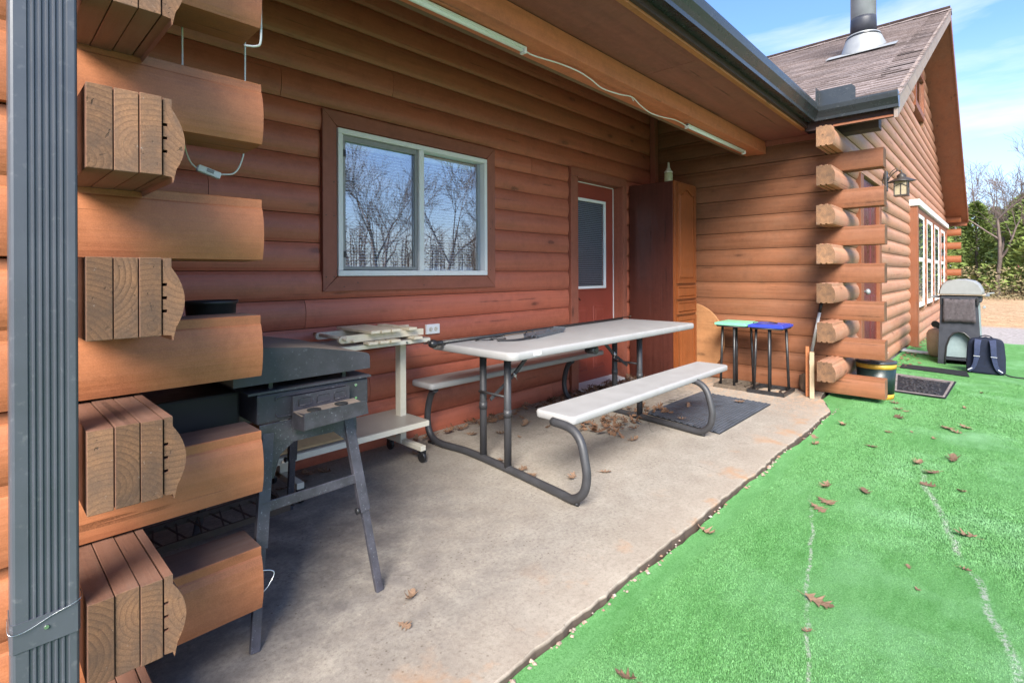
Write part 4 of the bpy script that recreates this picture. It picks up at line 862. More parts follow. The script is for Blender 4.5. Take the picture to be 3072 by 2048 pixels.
def leg_frame(xa, xv1, xv2, xb, far=False):
    m = MB(); r = .0245
    P0 = [(xa + .03, 1.79, .405), (xa + .022, 1.66, .395), (xa + .012, 1.588, .345), (xa + .002, 1.552, .25), (xa, 1.540, .17), (xa, 1.562, .085), (xa + .006, 1.635, .032), (xa + .03, 1.76, .0255), (xv1, 2.2, .025), (xv2, 2.6, .025), (xb, 2.86, .028), (xb, 2.965, .06), (xb, 3.005, .14), (xb, 3.0, .25), (xb - .005, 2.955, .36), (xb - .01, 2.90, .402)]
    m.tube(smooth_path(P0, 5), r * .96, 12); fr_ = m.build('ground_tube', m_tube, o)
    for (x, y) in ((xa + .01, 1.60), (xb, 2.99)):
        m = MB(); m.tube([(x, y - .0, .012), (x, y + (.05 if y < 2 else -.05), .012)], .012, 8); m.build('foot_cap', m_black, fr_)
    for (x, y) in ((xv1, 2.19), (xv2, 2.445)):
        m = MB(); m.tube([(x, y, .03), (x, y, TZ - .05)], .0235, 12); m.tube([(x, y, .34), (x, y, .385)], .0265, 12); lg = m.build('leg', m_tube, o)
        m = MB(); m.lathe([(.005, -.019), (.005, -.022)], (x - .0, y, .47), 8, axis='y'); m.build('bolt', m_chrome, lg)
    sgn = 1 if not far else -1
    m = MB(); p0 = Vector((xv1 + .0 * sgn, 2.32, .44)); p1 = Vector((xv1 + .19 * sgn, 2.32, .55)); p2 = Vector((xv1 + .40 * sgn, 2.32, TZ - .055))
    m.tube([(xv1, 2.19, .46), (xv1, 2.445, .46)], .008, 8); m.bar(p0 - Vector((0.02 * sgn, 0, .01)), p1, .020, .010, (0, 1, 0)); m.bar(p1, p2, .024, .012, (0, 1, 0)); br = m.build('brace', m_tube, o)
    m = MB(); m.lathe([(.009, -.02), (.009, .02)], tuple(p1), 10, axis='y'); m.tube([p1 + Vector((.02 * sgn, -.015, -.03)), p1 + Vector((.0, -.015, -.0)), p1 + Vector((-.015, -.015, .02))], .003, 6); m.build('lock_ring', m_chrome, br)
leg_frame(2.165, 2.255, 2.29, 2.265); leg_frame(3.74, 3.838, 3.86, 3.87, True)
m = MB(); m.tube([(2.96, 2.02, .688), (2.96, 2.10, .688)], .028, 14); m.tube([(2.96, 2.015, .688), (2.96, 2.02, .688)], .020, 14); m.build('umbrella_socket', m_black, o)

# things on the table
o = thing('curtain_rod', 'black metal curtain rod with a ball finial lying along the picnic table', 'curtain rod', (2.05, 2.575, TZ))
A = Vector((-.02, 0, .012)); B = Vector((2.31, .10, .012)); dr = (B - A).normalized()
m = MB(); m.tube([A, B], .0105, 10); m.build('rod', m_blackm, o)
m = MB(); pr = [(.004, -.045), (.018, -.04), (.026, -.024), (.027, -.012), (.022, .004), (.012, .014), (.017, .02), (.017, .026), (.012, .03), (.012, .034), (.0165, .038), (.0165, .05), (.013, .056)]
m.lathe([(a, b - .03) for a, b in pr], tuple(A), 18, axis='x'); m.build('finial', m_blackm, o)
for (x, y, R_, tl) in ((.42, -.085, .045, 0), (.33, -.05, .05, 1)):
    m = MB(); m.tube([(x + R_ * 1.5 * math.cos(a), y + R_ * .9 * math.sin(a), .006 + .004 * math.sin(a * 2)) for a in [i * .35 for i in range(0, 17 if tl else 19)]], .003, 6); m.build('ring', m_blackm, o)
m = MB(); m.tube(smooth_path([(-.10, .05, .01), (-.03, .045, .012), (.05, .03, .014), (.15, .02, .01)], 5), .004, 6); m.tube(smooth_path([(-.06, .055, .012), (-.05, .075, .02), (-.03, .07, .02)], 4), .003, 5); m.build('hook', m_blackm, o)
for i, (a, b, rr_, lb) in enumerate(((Vector((2.32, 2.585, TZ + .005)), Vector((4.66, 2.76, TZ + .008)), .0045, 'thin bronze rod lying closest to the near edge, its tip past the table end'), (Vector((2.62, 2.575, TZ + .005)), Vector((4.58, 2.72, TZ + .014)), .004, 'short dark rod lying between the black curtain rod and the thin bronze rod'))):
    m = MB(); m.tube([a, (a + b) / 2 + Vector((0, 0, .001)), b], rr_, 7); m.tube([b - (b - a) * .006, b + (b - a) * .003], rr_ * 1.6, 7); tag(m.build('metal_rod', plain('rod_bronze%d' % i, (0.12, .085, .065, 1), .4, .3)), lb, 'rod', 'loose rods on the picnic table')
o = thing('plastic_tray', 'smoky clear plastic scoop tray lying on the picnic table', 'tray', (2.90, 2.42, TZ), .24)
m = MB(); m.box(-.25, .17, -.045, .045, .002, .005); m.hexa([(-.25, -.047, .002), (.17, -.047, .002), (.17, -.044, .002), (-.25, -.044, .002), (-.25, -.056, .03), (.17, -.056, .03), (.17, -.053, .03), (-.25, -.053, .03)]); m.hexa([(-.25, .044, .002), (.17, .044, .002), (.17, .047, .002), (-.25, .047, .002), (-.25, .053, .03), (.17, .053, .03), (.17, .056, .03), (-.25, .056, .03)]); m.build('trough', m_clearp, o)
m = MB(); m.obox((.20, 0, .016), (.030, 0, .012), (0, .055, 0), (-.002, 0, .004)); m.obox((.232, 0, .028), (.003, 0, -.003), (0, .05, 0), (.008, 0, .008)); m.build('end_wall', m_clearp, o, .002)
m = MB(); m.tube(smooth_path([(-.24, -.06, .01), (-.25, -.03, .045), (-.245, .01, .055), (-.24, .045, .03), (-.235, .05, .006)], 5), .0035, 6); m.tube(smooth_path([(-.50, .11, .006), (-.42, .02, .006), (-.33, -.02, .008), (-.24, -.03, .008), (-.22, -.01, .012)], 6), .005, 6); m.tube(smooth_path([(-.48, .13, .006), (-.40, .05, .006), (-.30, .01, .008), (-.22, .01, .012)], 6), .004, 6); m.build('wire_bail', m_blackm, o)

# ------------------------------------------------------------------ rolling cart and what stands on it
o = thing('utility_cart', 'cream two-shelf rolling cart with black casters standing against the siding', 'cart', (0, 0, 0))
one_box('top_shelf', [m_creammetal], o, (1.12, 2.09, 2.74, 3.11, .770, .795), .002)
one_box('top_shelf_surface', m_laminate, o, (1.125, 2.085, 2.745, 3.105, .7955, .798))
one_box('lower_shelf', m_creammetal, o, (1.06, 2.04, 2.69, 3.09, .235, .268), .002); one_box('lower_shelf_surface', m_laminate, o, (1.064, 2.036, 2.695, 3.085, .2685, .2715))
for x in (1.17, 1.96): one_box('post', m_creammetal, o, (x, x + .045, 2.895, 2.955, .09, .769), .003)
for x in (1.17, 1.965):
    one_box('foot_bar', m_creammetal, o, (x + .0, x + .04, 2.68, 3.12, .085, .118), .003)
    for y in (2.715, 3.08):
        m = MB(); m.lathe([(.033, -.011), (.036, -.008), (.036, .008), (.033, .011)], (x + .035, y, .037), 18, axis='x'); cs = m.build('caster', m_black, o)
        m = MB(); m.box(x + .016, x + .056, y - .018, y + .018, .045, .085); m.build('caster_fork', m_blackm, cs, .004)
for p in ((1.30, 2.738, .782), (1.10, 2.688, .252), (1.9, 2.738, .782)):
    m = MB(); m.lathe([(.004, 0), (.008, -.003), (.008, -.007)], p, 10, axis='y'); m.build('screw', m_chrome, o)
o = thing('folding_chair', 'cream slatted wooden folding chair lying folded flat on top of the cart', 'folding chair', (0, 0, 0))
zc = .7985
for y in (2.765, 3.05):
    m = MB(); pr = [(1.47 + .022 * math.cos(a), .022 * math.sin(a)) for a in [math.radians(90 + 22.5 * i) for i in range(9)]] + [((2.045 if y < 2.9 else 2.13), -.018), ((2.045 if y < 2.9 else 2.13), .022)]
    m.prism(pr, lambda a, x, z: (x, a, zc + .038 + z), y - .011, y + .011); m.build('leg', m_cream, o, .002)
    m = MB(); m.prism([(x + .045, z * .8) for x, z in pr[:-2]] + [(2.0, .0), (2.0, .03)], lambda a, x, z: (x, a, zc + .040 + z), y + .014, y + .032); m.build('leg', m_cream, o, .002)
m = MB(); m.tube([(1.475, 2.70, zc + .045), (1.475, 3.12, zc + .045)], .011, 10); m.build('dowel', m_cream, o); m = MB(); m.tube([(1.53, 2.72, zc + .03), (1.53, 3.10, zc + .03)], .009, 10); m.build('dowel', m_cream, o)
for i in range(3): one_box('slat', m_cream, o, (1.625 + i * .072, 1.625 + i * .072 + .063, 2.70, 3.12, zc + .063, zc + .080), .002)
one_box('slat', m_cream, o, (1.90, 1.962, 2.71, 3.08, zc + .062, zc + .078), .002); one_box('slat', m_cream, o, (1.93, 1.995, 2.695, 3.10, zc + .002, zc + .018), .002)
for i in range(3): one_box('slat', m_cream, o, (1.60 + i * .078, 1.60 + i * .078 + .064, 2.685, 2.75, zc + .001, zc + .0155), .002)
m = MB(); m.box(1.08, 1.46, 2.72, 3.05, .2735, .2885); m.hexa([(1.08, 2.72, .2886), (1.46, 2.72, .2886), (1.46, 3.05, .2886), (1.08, 3.05, .2886), (1.09, 2.90, .40), (1.47, 2.90, .36), (1.47, 3.06, .36), (1.09, 3.06, .40)]); cbx = m.build('cardboard_box', m_card, None, .003)
tag(cbx, 'tan cardboard box crushed flat on the lower shelf of the cart', 'cardboard box')

# ------------------------------------------------------------------ black grill on folding legs
o = thing('pellet_grill', 'black steel grill with a rounded lid, front tool tray and splayed dusty legs', 'grill', (0, 0, 0))
gy0, gy1 = 1.855, 2.42
m = MB(); m.box(.672, 1.102, gy0, gy1, .695, .800); m.build('firebox', m_grill, o, .008)
m = MB(); m.box(.640, 1.108, gy0 - .010, gy1, .803, .811); m.build('rim', m_grill, o)
m = MB(); m.box(.36, .660, gy0 + .12, gy1, .56, .80); m.build('hopper_body', m_slot, o, .01)
lidp = [(1.105, .838), (1.105, .885), (1.099, .897), (1.085, .903), (.99, .922), (.85, .948), (.70, .962), (.64, .960), (.60, .955), (.595, .94), (.595, .838)]
m = MB(); n = len(lidp); ys_ = [gy0 - .008, gy1 + .02]
vs = [(x, y, z) for y in ys_ for x, z in lidp]; m.add(vs, [tuple(range(n)), tuple(range(n, 2 * n))[::-1]], 0); m.add(vs, [(k, (k + 1) % n, n + (k + 1) % n, n + k) for k in range(n)], 1)
m.build('lid', [m_grill, m_grilllid], o, .005)
for x in (.72, 1.0):
    m = MB(); m.box(x, x + .014, gy0 + .02, gy0 + .035, .811, .838); m.build('hinge_block', m_blackm, o)
m = MB(); m.tube(smooth_path([(.735, gy0 - .002, .772), (.745, gy0 - .002, .783), (.85, gy0 - .002, .783), (.99, gy0 - .002, .785), (1.005, gy0 - .002, .777), (1.008, gy0 - .002, .74)], 4), .003, 6)
m.tube(smooth_path([(.735, gy0 - .002, .725), (.745, gy0 - .002, .712), (.80, gy0 - .002, .712)], 4), .003, 6); m.build('embossed_line', m_grill, o)
for z in (.778, .727):
    m = MB(); m.lathe([(.0055, gy0 + .001), (.0055, gy0 - .002)], (1.046, 0, z), 12, axis='y'); m.build('rivet', m_chrome, o)
tr = bpy.data.objects.new('tool_tray', None); COL.objects.link(tr); tr.parent = o
ty = gy0 - .02
m = MB(); m.hexa([(.785, ty - .008, .655), (1.005, ty - .008, .700), (1.005, ty, .700), (.785, ty, .655), (.785, ty - .008, .782), (1.005, ty - .008, .785), (1.005, ty, .785), (.785, ty, .782)]); m.build('back_plate', m_grill, tr, .0015)
m = MB(); m.hexa([(.785, ty - .075, .722), (1.02, ty - .075, .728), (1.02, ty - .008, .733), (.785, ty - .008, .727), (.785, ty - .075, .7245), (1.02, ty - .075, .7305), (1.02, ty - .008, .7355), (.785, ty - .008, .7295)]); m.build('shelf', m_grilllid, tr)
m = MB(); m.hexa([(.795, ty - .077, .672), (1.045, ty - .077, .683), (1.045, ty - .074, .683), (.795, ty - .074, .672), (.79, ty - .090, .735), (1.03, ty - .090, .738), (1.03, ty - .087, .738), (.79, ty - .087, .735)]); m.build('front_lip', m_grillleg, tr)
m = MB(); m.hexa([(.7955, ty - .076, .668), (.7975, ty - .076, .668), (.7875, ty - .008, .668), (.7855, ty - .008, .668), (.7915, ty - .088, .732), (.7935, ty - .088, .732), (.7875, ty - .008, .726), (.7855, ty - .008, .726)]); m.build('end_plate', m_grill, tr)
for x in (.845, .950):
    m = MB(); m.lathe([(.024, .7300 + (x - .845) * .025), (.024, .7325 + (x - .845) * .025)], (x, ty - .043, 0), 20); m.build('tray_hole', m_slot, tr)
for i in range(3):
    x = .805 + i * .068; y = ty - .009; m = MB(); m.tube(fillet([(x, y, .745), (x + .048, y, .746), (x + .048, y, .773), (x, y, .772), (x, y, .745)], .006, 3), .0016, 5); m.build('embossed_panel', m_grill, tr)
m = MB(); pts = [(.682, .694), (1.045, .694), (1.052, .62), (1.048, .558), (1.012, .562), (.955, .612), (.80, .612), (.752, .575), (.73, .50), (.682, .49)]
n = len(pts); yt = gy0 + .002; vs = [(x, yt, z) for x, z in pts] + [(x, yt + .006, z) for x, z in pts]; m.add(vs, [tuple(range(n)), tuple(range(n, 2 * n))[::-1]] + [(k, (k + 1) % n, n + (k + 1) % n, n + k) for k in range(n)]); m.build('apron', m_grillleg, o, .002)
one_box('apron', m_grillleg, o, (.70, 1.07, gy1 - .01, gy1 - .004, .56, .694))
foot = {('f', 'r'): (1.075, 1.735), ('f', 'l'): (.622, 1.745), ('b', 'r'): (1.130, 2.675), ('b', 'l'): (.695, 2.67)}
topp = {('f', 'r'): (1.015, 1.868), ('f', 'l'): (.712, 1.868), ('b', 'r'): (1.04, 2.40), ('b', 'l'): (.74, 2.40)}
for k, (fx, fy) in foot.items():
    tx, ty_ = topp[k]; A = Vector((tx, ty_, .66)); B = Vector((fx, fy, 0.0)); md = A.lerp(B, .55)
    m = MB(); m.bar(A, md, .040, .024, (0, 1, 0)); lg = m.build('leg', m_grillleg, o, .002)
    m = MB(); m.bar(A.lerp(B, .45), B, .030, .018, (0, 1, 0)); m.build('leg_extension', m_grillleg, lg, .002)
    m = MB(); p = md + Vector((-.022, 0, .01)); m.lathe([(.005, .02), (.005, .0), (.012, -.004), (.014, -.012), (.009, -.016)], tuple(p), 10, axis='x'); m.build('knob', m_black, lg)
m = MB(); m.bar((.675, 1.818, .425), (1.038, 1.818, .425), .008, .036, (0, 0, 1)); m.build('cross_bar', m_grillleg, o, .002)
m = MB(); m.bar((.72, 2.50, .425), (1.07, 2.50, .425), .008, .036, (0, 0, 1)); m.build('cross_bar', m_grillleg, o, .002)
m = MB(); m.tube(smooth_path([(.640, 1.75, .255), (.675, 1.74, .245), (.680, 1.735, .23), (.66, 1.73, .205), (.64, 1.73, .19)], 5), .0022, 6); m.build('bail_hook', m_chrome, o)
# lower expanded-metal shelf
m = MB()
for i in range(9):
    a = i / 8; m.bar((.30 + .66 * a, 2.32, .17), (.22 + .66 * a + .12, 2.52, .17), .006, .004); m.bar((.22 + .66 * a + .12, 2.32, .172), (.30 + .66 * a, 2.52, .172), .006, .004)
m.box(.25, .98, 2.312, 2.322, .16, .185); m.box(.25, .98, 2.518, 2.528, .16, .185); m.box(.25, .26, 2.322, 2.518, .16, .185); m.box(.97, .98, 2.322, 2.518, .16, .185)
m.build('mesh_shelf', m_rust, o)
o = thing('black_tub', 'open black plastic tub standing on the left end of the grill', 'tub', (.655, 2.28, .964))
m = MB(); prf = [(.085, 0), (.085, .002), (.095, .135), (.103, .138), (.103, .150), (.097, .150), (.092, .13), (.083, .012), (.0001, .01)]
m.lathe(prf, (0, 0, 0), 32); ob = m.build('tub_wall', m_black, o); ob.scale = (.95, .78, 1.0)
o = thing('foil_bag', 'crumpled clear plastic bag lying behind the lower corner logs', 'plastic bag', (.47, 2.2, .405))
m = MB(); 
bm = bmesh.new(); bmesh.ops.create_icosphere(bm, subdivisions=3, radius=1)
for v in bm.verts: k = 1 + random.uniform(-.22, .22); v.co = Vector((v.co.x * .06 * k, v.co.y * .035 * k, v.co.z * .016 * k))
me = bpy.data.meshes.new('bag_film'); bm.to_mesh(me); bm.free(); me.materials.append(m_flash); ob = bpy.data.objects.new('bag_film', me); COL.objects.link(ob); ob.parent = o

# ------------------------------------------------------------------ cabinet, bottle, disc, stands, shovel, stakes
o = thing('pantry_cabinet', 'tall dark cherry pantry cabinet with orange oak raised-panel front in the corner', 'cabinet', (5.32, 2.60, 0))
w, d, h = .535, .56, 2.235
m = MB(); m.box(0, .018, .02, d, 0, h); m.box(w - .018, w, .02, d, 0, h); m.box(.018, w - .018, .02, d, 0, .05); m.box(.018, w - .018, .02, d, h - .018, h); m.box(.018, w - .018, d - .01, d, .05, h - .018); m.build('carcass', m_cabside, o, .001)
m = MB(); m.box(0, .045, 0, .019, 0, h); m.box(w - .03, w, 0, .019, 0, h); m.box(.045, w - .03, 0, .019, 0, .05); m.box(.045, w - .03, 0, .019, h - .02, h); m.box(.045, w - .03, .002, .019, 1.078, 1.10); m.box(.045, w - .03, .002, .019, .905, .925); m.box(.045, w - .03, .002, .019, .735, .755); m.build('face_frame', m_cabfront, o, .001)
def panel(nm, z0, z1, arch=False):
    dr_ = bpy.data.objects.new(nm, None); COL.objects.link(dr_); dr_.parent = o
    a, b = .04, w - .022; y = -.019; s_ = .05 if z1 - z0 > .3 else .022
    m = MB(); m.box(a, a + s_, y, -.001, z0, z1); m.box(b - s_, b, y, -.001, z0, z1); m.box(a + s_, b - s_, y, -.001, z0, z0 + s_)
    if not arch: m.box(a + s_, b - s_, y, -.001, z1 - s_, z1)
    else:
        n = 12; tp = []; cw = b - a - 2 * s_
        for i in range(n + 1):
            t = i / n; x = a + s_ + cw * t; q = abs(2 * t - 1); zz = z1 - s_ - .005 - (.055 * (1 if q > .75 else (0.5 - .5 * math.cos(math.pi * (q / .75)))))
            tp.append((x, zz))
        for i in range(n):
            m.hexa([(tp[i][0], y, tp[i][1]), (tp[i + 1][0], y, tp[i + 1][1]), (tp[i + 1][0], -.001, tp[i + 1][1]), (tp[i][0], -.001, tp[i][1]), (tp[i][0], y, z1), (tp[i + 1][0], y, z1), (tp[i + 1][0], -.001, z1), (tp[i][0], -.001, z1)])
    m.build('rail', m_cabfront, dr_)
    m = MB(); i = .022 if s_ > .03 else .012; zt = z1 - s_ - (.062 if arch else 0)
    base = [(a + s_, z0 + s_), (b - s_, z0 + s_), (b - s_, zt), (a + s_, zt)]; cx = (a + b) / 2; inn = [(base[0][0] + i, base[0][1] + i), (base[1][0] - i, base[1][1] + i), (base[2][0] - i, base[2][1] - i), (base[3][0] + i, base[3][1] - i)]
    if arch:
        n = 10; ext = [(b - s_ - (b - a - 2 * s_) * t, zt + .052 * (0.5 + .5 * math.cos(math.pi * min(1, abs(2 * t - 1) / .75)))) for t in [k / n for k in range(1, n)]]
        exti = [(cx + (p[0] - cx) * .86, p[1] - i) for p in ext]; base = base[:3] + ext + base[3:]; inn = inn[:3] + exti + inn[3:]
    n = len(base); vs = [(p[0], -.006, p[1]) for p in base] + [(p[0], -.017, p[1]) for p in inn]
    m.add(vs, [(k, (k + 1) % n, n + (k + 1) % n, n + k) for k in range(n)] + [tuple(range(n, 2 * n))]); m.build('raised_panel', m_cabfront, dr_)
panel('door', 1.102, 2.215, True); panel('drawer', .928, 1.075); panel('drawer', .758, .903); panel('door', .055, .733)
o = thing('nozzle_bottle', 'grimy pale bottle with a cone tip on top of the cabinet', 'bottle', (5.385, 2.70, 2.236))
m = MB(); m.lathe([(.044, 0), (.046, .01), (.046, .085), (.040, .1)], n=20); m.build('bottle_body', m_bottle, o); m = MB(); m.lathe([(.040, .10), (.047, .102), (.047, .112), (.026, .135), (.024, .15), (.018, .155), (.011, .21), (.006, .222)], n=20); m.build('nozzle', m_bottlew, o)
m = MB(); m.lathe([(.425, -.009), (.433, -.006), (.433, .006), (.425, .009)], (0, 0, 0), 64, axis='x'); ob = m.build('wood_disc', m_ply); ob.location = (5.865, 2.70, .436); ob.rotation_euler = (0, math.radians(4), 0); tag(ob, 'round plywood tabletop leaning against the wing wall beside the cabinet', 'wooden disc')
def bagstand(lab, x, y, mat, dirty):
    o = thing('bag_stand', lab, 'bag stand', (x, y, 0), 0, 'trash bag stands by the wing wall')
    m = MB(); R_ = .17; mbm = m_blackm if not dirty else plain('dusty_base', (.10, .075, .055, 1), .9, var=.4, ns=40, bump=.4)
    for bb in ((-.18, .18, -.175, -.155), (-.18, .18, .155, .175), (-.18, -.16, -.155, .155), (.16, .18, -.155, .155)): m.box(bb[0], bb[1], bb[2], bb[3], .0, .038)
    m.box(-.17, .17, -.165, .165, .0, .005) if dirty else None
    for i in range(3): m.tube(smooth_path([(-.16, -.1 + .1 * i, .012), (-.05, -.12 + .12 * i, .012), (.05, -.07 + .1 * i, .012), (.16, -.1 + .1 * i, .012)], 4), .006, 6)
    m.build('base_ring', mbm, o)
    for (a, b) in ((-.15, -.03), (-.10, .13), (.145, .05), (.12, -.135)):
        m = MB(); m.tube([(a, b, .02), (a * .86, b * .86, .655)], .0135, 8); m.build('leg', m_blackm, o)
    m = MB(); m.tube(fillet([(-.16, -.15, .655), (.16, -.15, .655), (.16, .15, .655), (-.16, .15, .655), (-.16, -.15, .655)], .03, 4), .009, 8); m.build('top_ring', m_blackm, o)
    m = MB(); m.box(-.175, .175, -.165, .165, .664, .690); m.box(-.155, .155, -.145, .145, .690, .697); m.build('lid', mat, o, .012); return o
b1 = bagstand('trash bag stand with mint green lid and muddy base, nearest the plywood disc', 5.645, 2.06, m_greenlid, True)
b2 = bagstand('trash bag stand with blue lid and clean black frame, right of the mint one', 5.625, 1.71, m_bluelid, False)
m = MB(); m.tube([(5.62 + .13 * math.cos(a) * (1 + .1 * math.sin(3 * a)), 1.76 + .11 * math.sin(a), .703 + .003 * math.sin(2 * a)) for a in [i * .3 for i in range(0, 22)]], .0035, 6); tag(m.build('wire_loop', m_blackm), 'black wire loop lying on the blue lid', 'wire loop')
o = thing('shovel', 'long-handled shovel with white and black shaft leaning on the wing wall', 'shovel', (5.86, 1.46, 0))
T0, T1 = Vector((.05, -.145, .92)), Vector((.0, -.02, .16))
for (a, b, mt, nm) in ((0, .14, m_black, 'grip'), (.14, .66, m_whited, 'shaft'), (.66, .78, m_black, 'shaft_sleeve'), (.78, .84, m_whited, 'shaft'), (.84, 1.0, m_blackm, 'socket')):
    m = MB(); m.tube([T0.lerp(T1, a), T0.lerp(T1, b)], .015, 10); m.build(nm, mt, o)
m = MB(); n = 9; vs = []
for i in range(n):
    t = i / (n - 1); z = .19 - .185 * t; hw = .052 * (min(1, t * 7) ** .5) * math.sqrt(max(0.02, 1 - max(0, (t - .55) / .46) ** 2))
    for j in range(5): u_ = j / 2 - 1; vs.append((-.03 * t + .012 * u_ * u_ - .01, -.005 + hw * u_, z))
m.add(vs, [(i * 5 + j, i * 5 + j + 1, (i + 1) * 5 + j + 1, (i + 1) * 5 + j) for i in range(n - 1) for j in range(4)], sm=True); bl = m.build('blade', plain('rusty_blade', (.16, .10, .065, 1), .7, .3, var=.4, ns=30), o); sdm = bl.modifiers.new('s', 'SOLIDIFY'); sdm.thickness = .003
m = MB(); m.box(-.04, .04, -.019, .019, 0, .445); ob = m.build('wooden_stake', m_oldwood, None, .002); ob.location = (5.62, 1.335, 0.001); ob.rotation_euler = (0, 0, .2); tag(ob, 'weathered grey stake standing on the slab beside the protruding log ends, the nearer of two', 'stake', 'wooden stakes at the wing corner')
m = MB(); m.box(-.02, .02, -.016, .016, 0, .49); ob = m.build('wooden_stake', m_fasc, None, .002); ob.location = (5.66, 1.385, 0.001); ob.rotation_euler = (0, .0, .3); tag(ob, 'orange-edged stake standing just behind the grey one, taller', 'stake', 'wooden stakes at the wing corner')
o = thing('bucket', 'dark green bucket with yellow band and lid behind the wing corner logs', 'bucket', (6.32, .925, GZ + .006))
m = MB(); m.lathe([(.148, 0), (.150, .05)], n=32); m.build('yellow_base', m_yellow, o); m = MB(); m.lathe([(.150, .05), (.168, .30)], n=32); m.build('pail', m_bucket, o); m = MB(); m.lathe([(.1685, .30), (.171, .345)], n=32); m.build('yellow_band', m_yellow, o); m = MB(); m.lathe([(.172, .345), (.176, .35), (.176, .368), (.15, .374)], n=32); m.build('lid', m_gutter, o)
o = thing('clay_dish', 'tan dish with a lid sitting on the green bucket', 'dish', (6.36, .93, GZ + .381))
m = MB(); m.lathe([(.05, 0), (.055, .045), (.09, .05), (.105, .075), (.095, .08), (.05, .075)], n=28); m.build('dish_body', m_tan, o)

# ------------------------------------------------------------------ far props
o = thing('gas_barbecue', 'gas barbecue with pale lid on a dark arched cart beside the gable wall', 'barbecue', (9.25, .405, GZ + .004)); o.scale = (1, .80, .945)
# local: -x faces the camera; y spans -.32..+.32
def pane_y(name, pts, x0, x1, mat, bev=.004):
    m = MB(); n = len(pts); vs = [(x0, y, z) for y, z in pts] + [(x1, y, z) for y, z in pts]; m.add(vs, [tuple(range(n)), tuple(range(n, 2 * n))[::-1]] + [(k, (k + 1) % n, n + (k + 1) % n, n + k) for k in range(n)]); return m.build(name, mat, o, bev)
arch = [(-.18, .0), (-.185, .12), (-.165, .28), (-.12, .40), (-.05, .465), (.02, .475), (.09, .45), (.14, .385), (.18, .26), (.195, .10), (.20, .0)]
pane_y('front_panel', [(.30, 0), (.285, .40), (.25, .98), (-.22, .98), (-.25, .40), (-.27, 0)] + arch, -.03, 0.0, m_bbqbody)
m = MB(); m.tube([(-.035, y, z) for y, z in arch], .012, 6); m.build('arch_rim', m_blackm, o)
pane_y('back_panel', [(.29, 0), (.26, .98), (-.22, .98), (-.27, 0)], .52, .54, m_bbqpanel); pane_y('inner_panel', [(.27, .10), (.25, .60), (-.22, .60), (-.25, .10)], .05, .06, m_bbqpanel)
m = MB(); m.hexa([(0, -.27, 0), (.52, -.27, 0), (.52, -.25, 0), (0, -.25, 0), (0, -.23, .98), (.52, -.23, .98), (.52, -.21, .98), (0, -.21, .98)]); m.build('side_panel', m_bbqpanel, o)
m = MB(); m.hexa([(0, .28, 0), (.52, .28, 0), (.52, .30, 0), (0, .30, 0), (0, .24, .98), (.52, .24, .98), (.52, .26, .98), (0, .26, .98)]); m.build('side_panel', m_bbqbody, o)
one_box('bottom_shelf', m_bbqbody, o, (.0, .52, -.25, .28, .06, .09))
one_box('cook_box', m_bbqbody, o, (-.0, .54, -.27, .27, .90, 1.02), .02)
m = MB(); lp = [(.285, 1.02), (.275, 1.08), (.24, 1.16), (.18, 1.205), (.06, 1.23), (-.06, 1.23), (-.18, 1.205), (-.24, 1.16), (-.285, 1.08), (-.30, 1.02)]
n = len(lp); rg = []
for x, k in ((-.06, .93), (-.03, 1.0), (.53, 1.0), (.56, .93)): rg += [(x, y * k, 1.02 + (z - 1.02) * k) for y, z in lp]
m.add(rg, [(i * n + k, i * n + (k + 1) % n, (i + 1) * n + (k + 1) % n, (i + 1) * n + k) for i in range(3) for k in range(n)], sm=True); m.add(rg[:n], [tuple(range(n))]); m.add(rg[3 * n:], [tuple(range(n))[::-1]]); m.build('lid', m_bbqlid, o)
m = MB(); m.box(-.05, .55, -.315, .30, 1.002, 1.02); m.build('lid_rim', m_tan, o, .004)
m = MB(); m.box(.02, .5, .29, .40, .955, .975); m.build('side_table', m_bbqlid, o, .006); m = MB(); m.box(.05, .45, -.36, -.30, .985, 1.005); m.tube([(-.0, -.33, 1.03), (.05, -.42, 1.04)], .010, 8); m.build('side_table', m_bbqlid, o, .006)
m = MB(); m.lathe([(.02, 0), (.02, -.03), (.015, -.04)], (0.0, -.30, .84), 12, axis='x'); m.build('gas_knob', m_galv, o)
m = MB(); m.tube([(-.05, .24, .94), (-.05, -.21, .94)], .010, 8); m.build('towel_bar', m_blackm, o)
m = MB(); vs = []; n = 13; q = 7
for i in range(n):
    y = .215 - .40 * i / (n - 1)
    for j in range(q): t = j / (q - 1); vs.append((-.062 - .006 * math.sin(i * 1.7 + j), y * (1 + .08 * t), .955 - .012 * math.sin(math.pi * i / (n - 1)) - (.345 - .02 * math.sin(math.pi * i / (n - 1))) * t))
m.add(vs, [(i * q + j, i * q + j + 1, (i + 1) * q + j + 1, (i + 1) * q + j) for i in range(n - 1) for j in range(q - 1)], sm=True)
tw = m.build('towel', m_bbqcloth); tw.location = o.location; tw.scale = o.scale; tag(tw, 'dusty dark towel hanging over the front bar of the barbecue', 'towel'); sdm = tw.modifiers.new('s', 'SOLIDIFY'); sdm.thickness = .006
for y in (.25, -.22): one_box('bracket', m_blackm, o, (-.06, -.03, y - .015, y + .015, .86, .97), .003)
o = thing('gas_canister', 'tan gas canister with a black valve knob behind the barbecue', 'gas canister', (9.95, .69, GZ + .004)); o.scale = (.85,) * 3
m = MB(); m.lathe([(.09, 0), (.12, .02), (.155, .12), (.16, .40), (.13, .46), (.06, .50)], n=28); m.build('tank', m_tan, o); m = MB(); m.tube([(0, 0, .5), (-.0, 0, .58)], .02, 10); m.lathe([(.055, -.02), (.06, 0), (.055, .02)], (-.05, .03, .57), 16, axis='x'); m.build('valve', m_blackm, o)

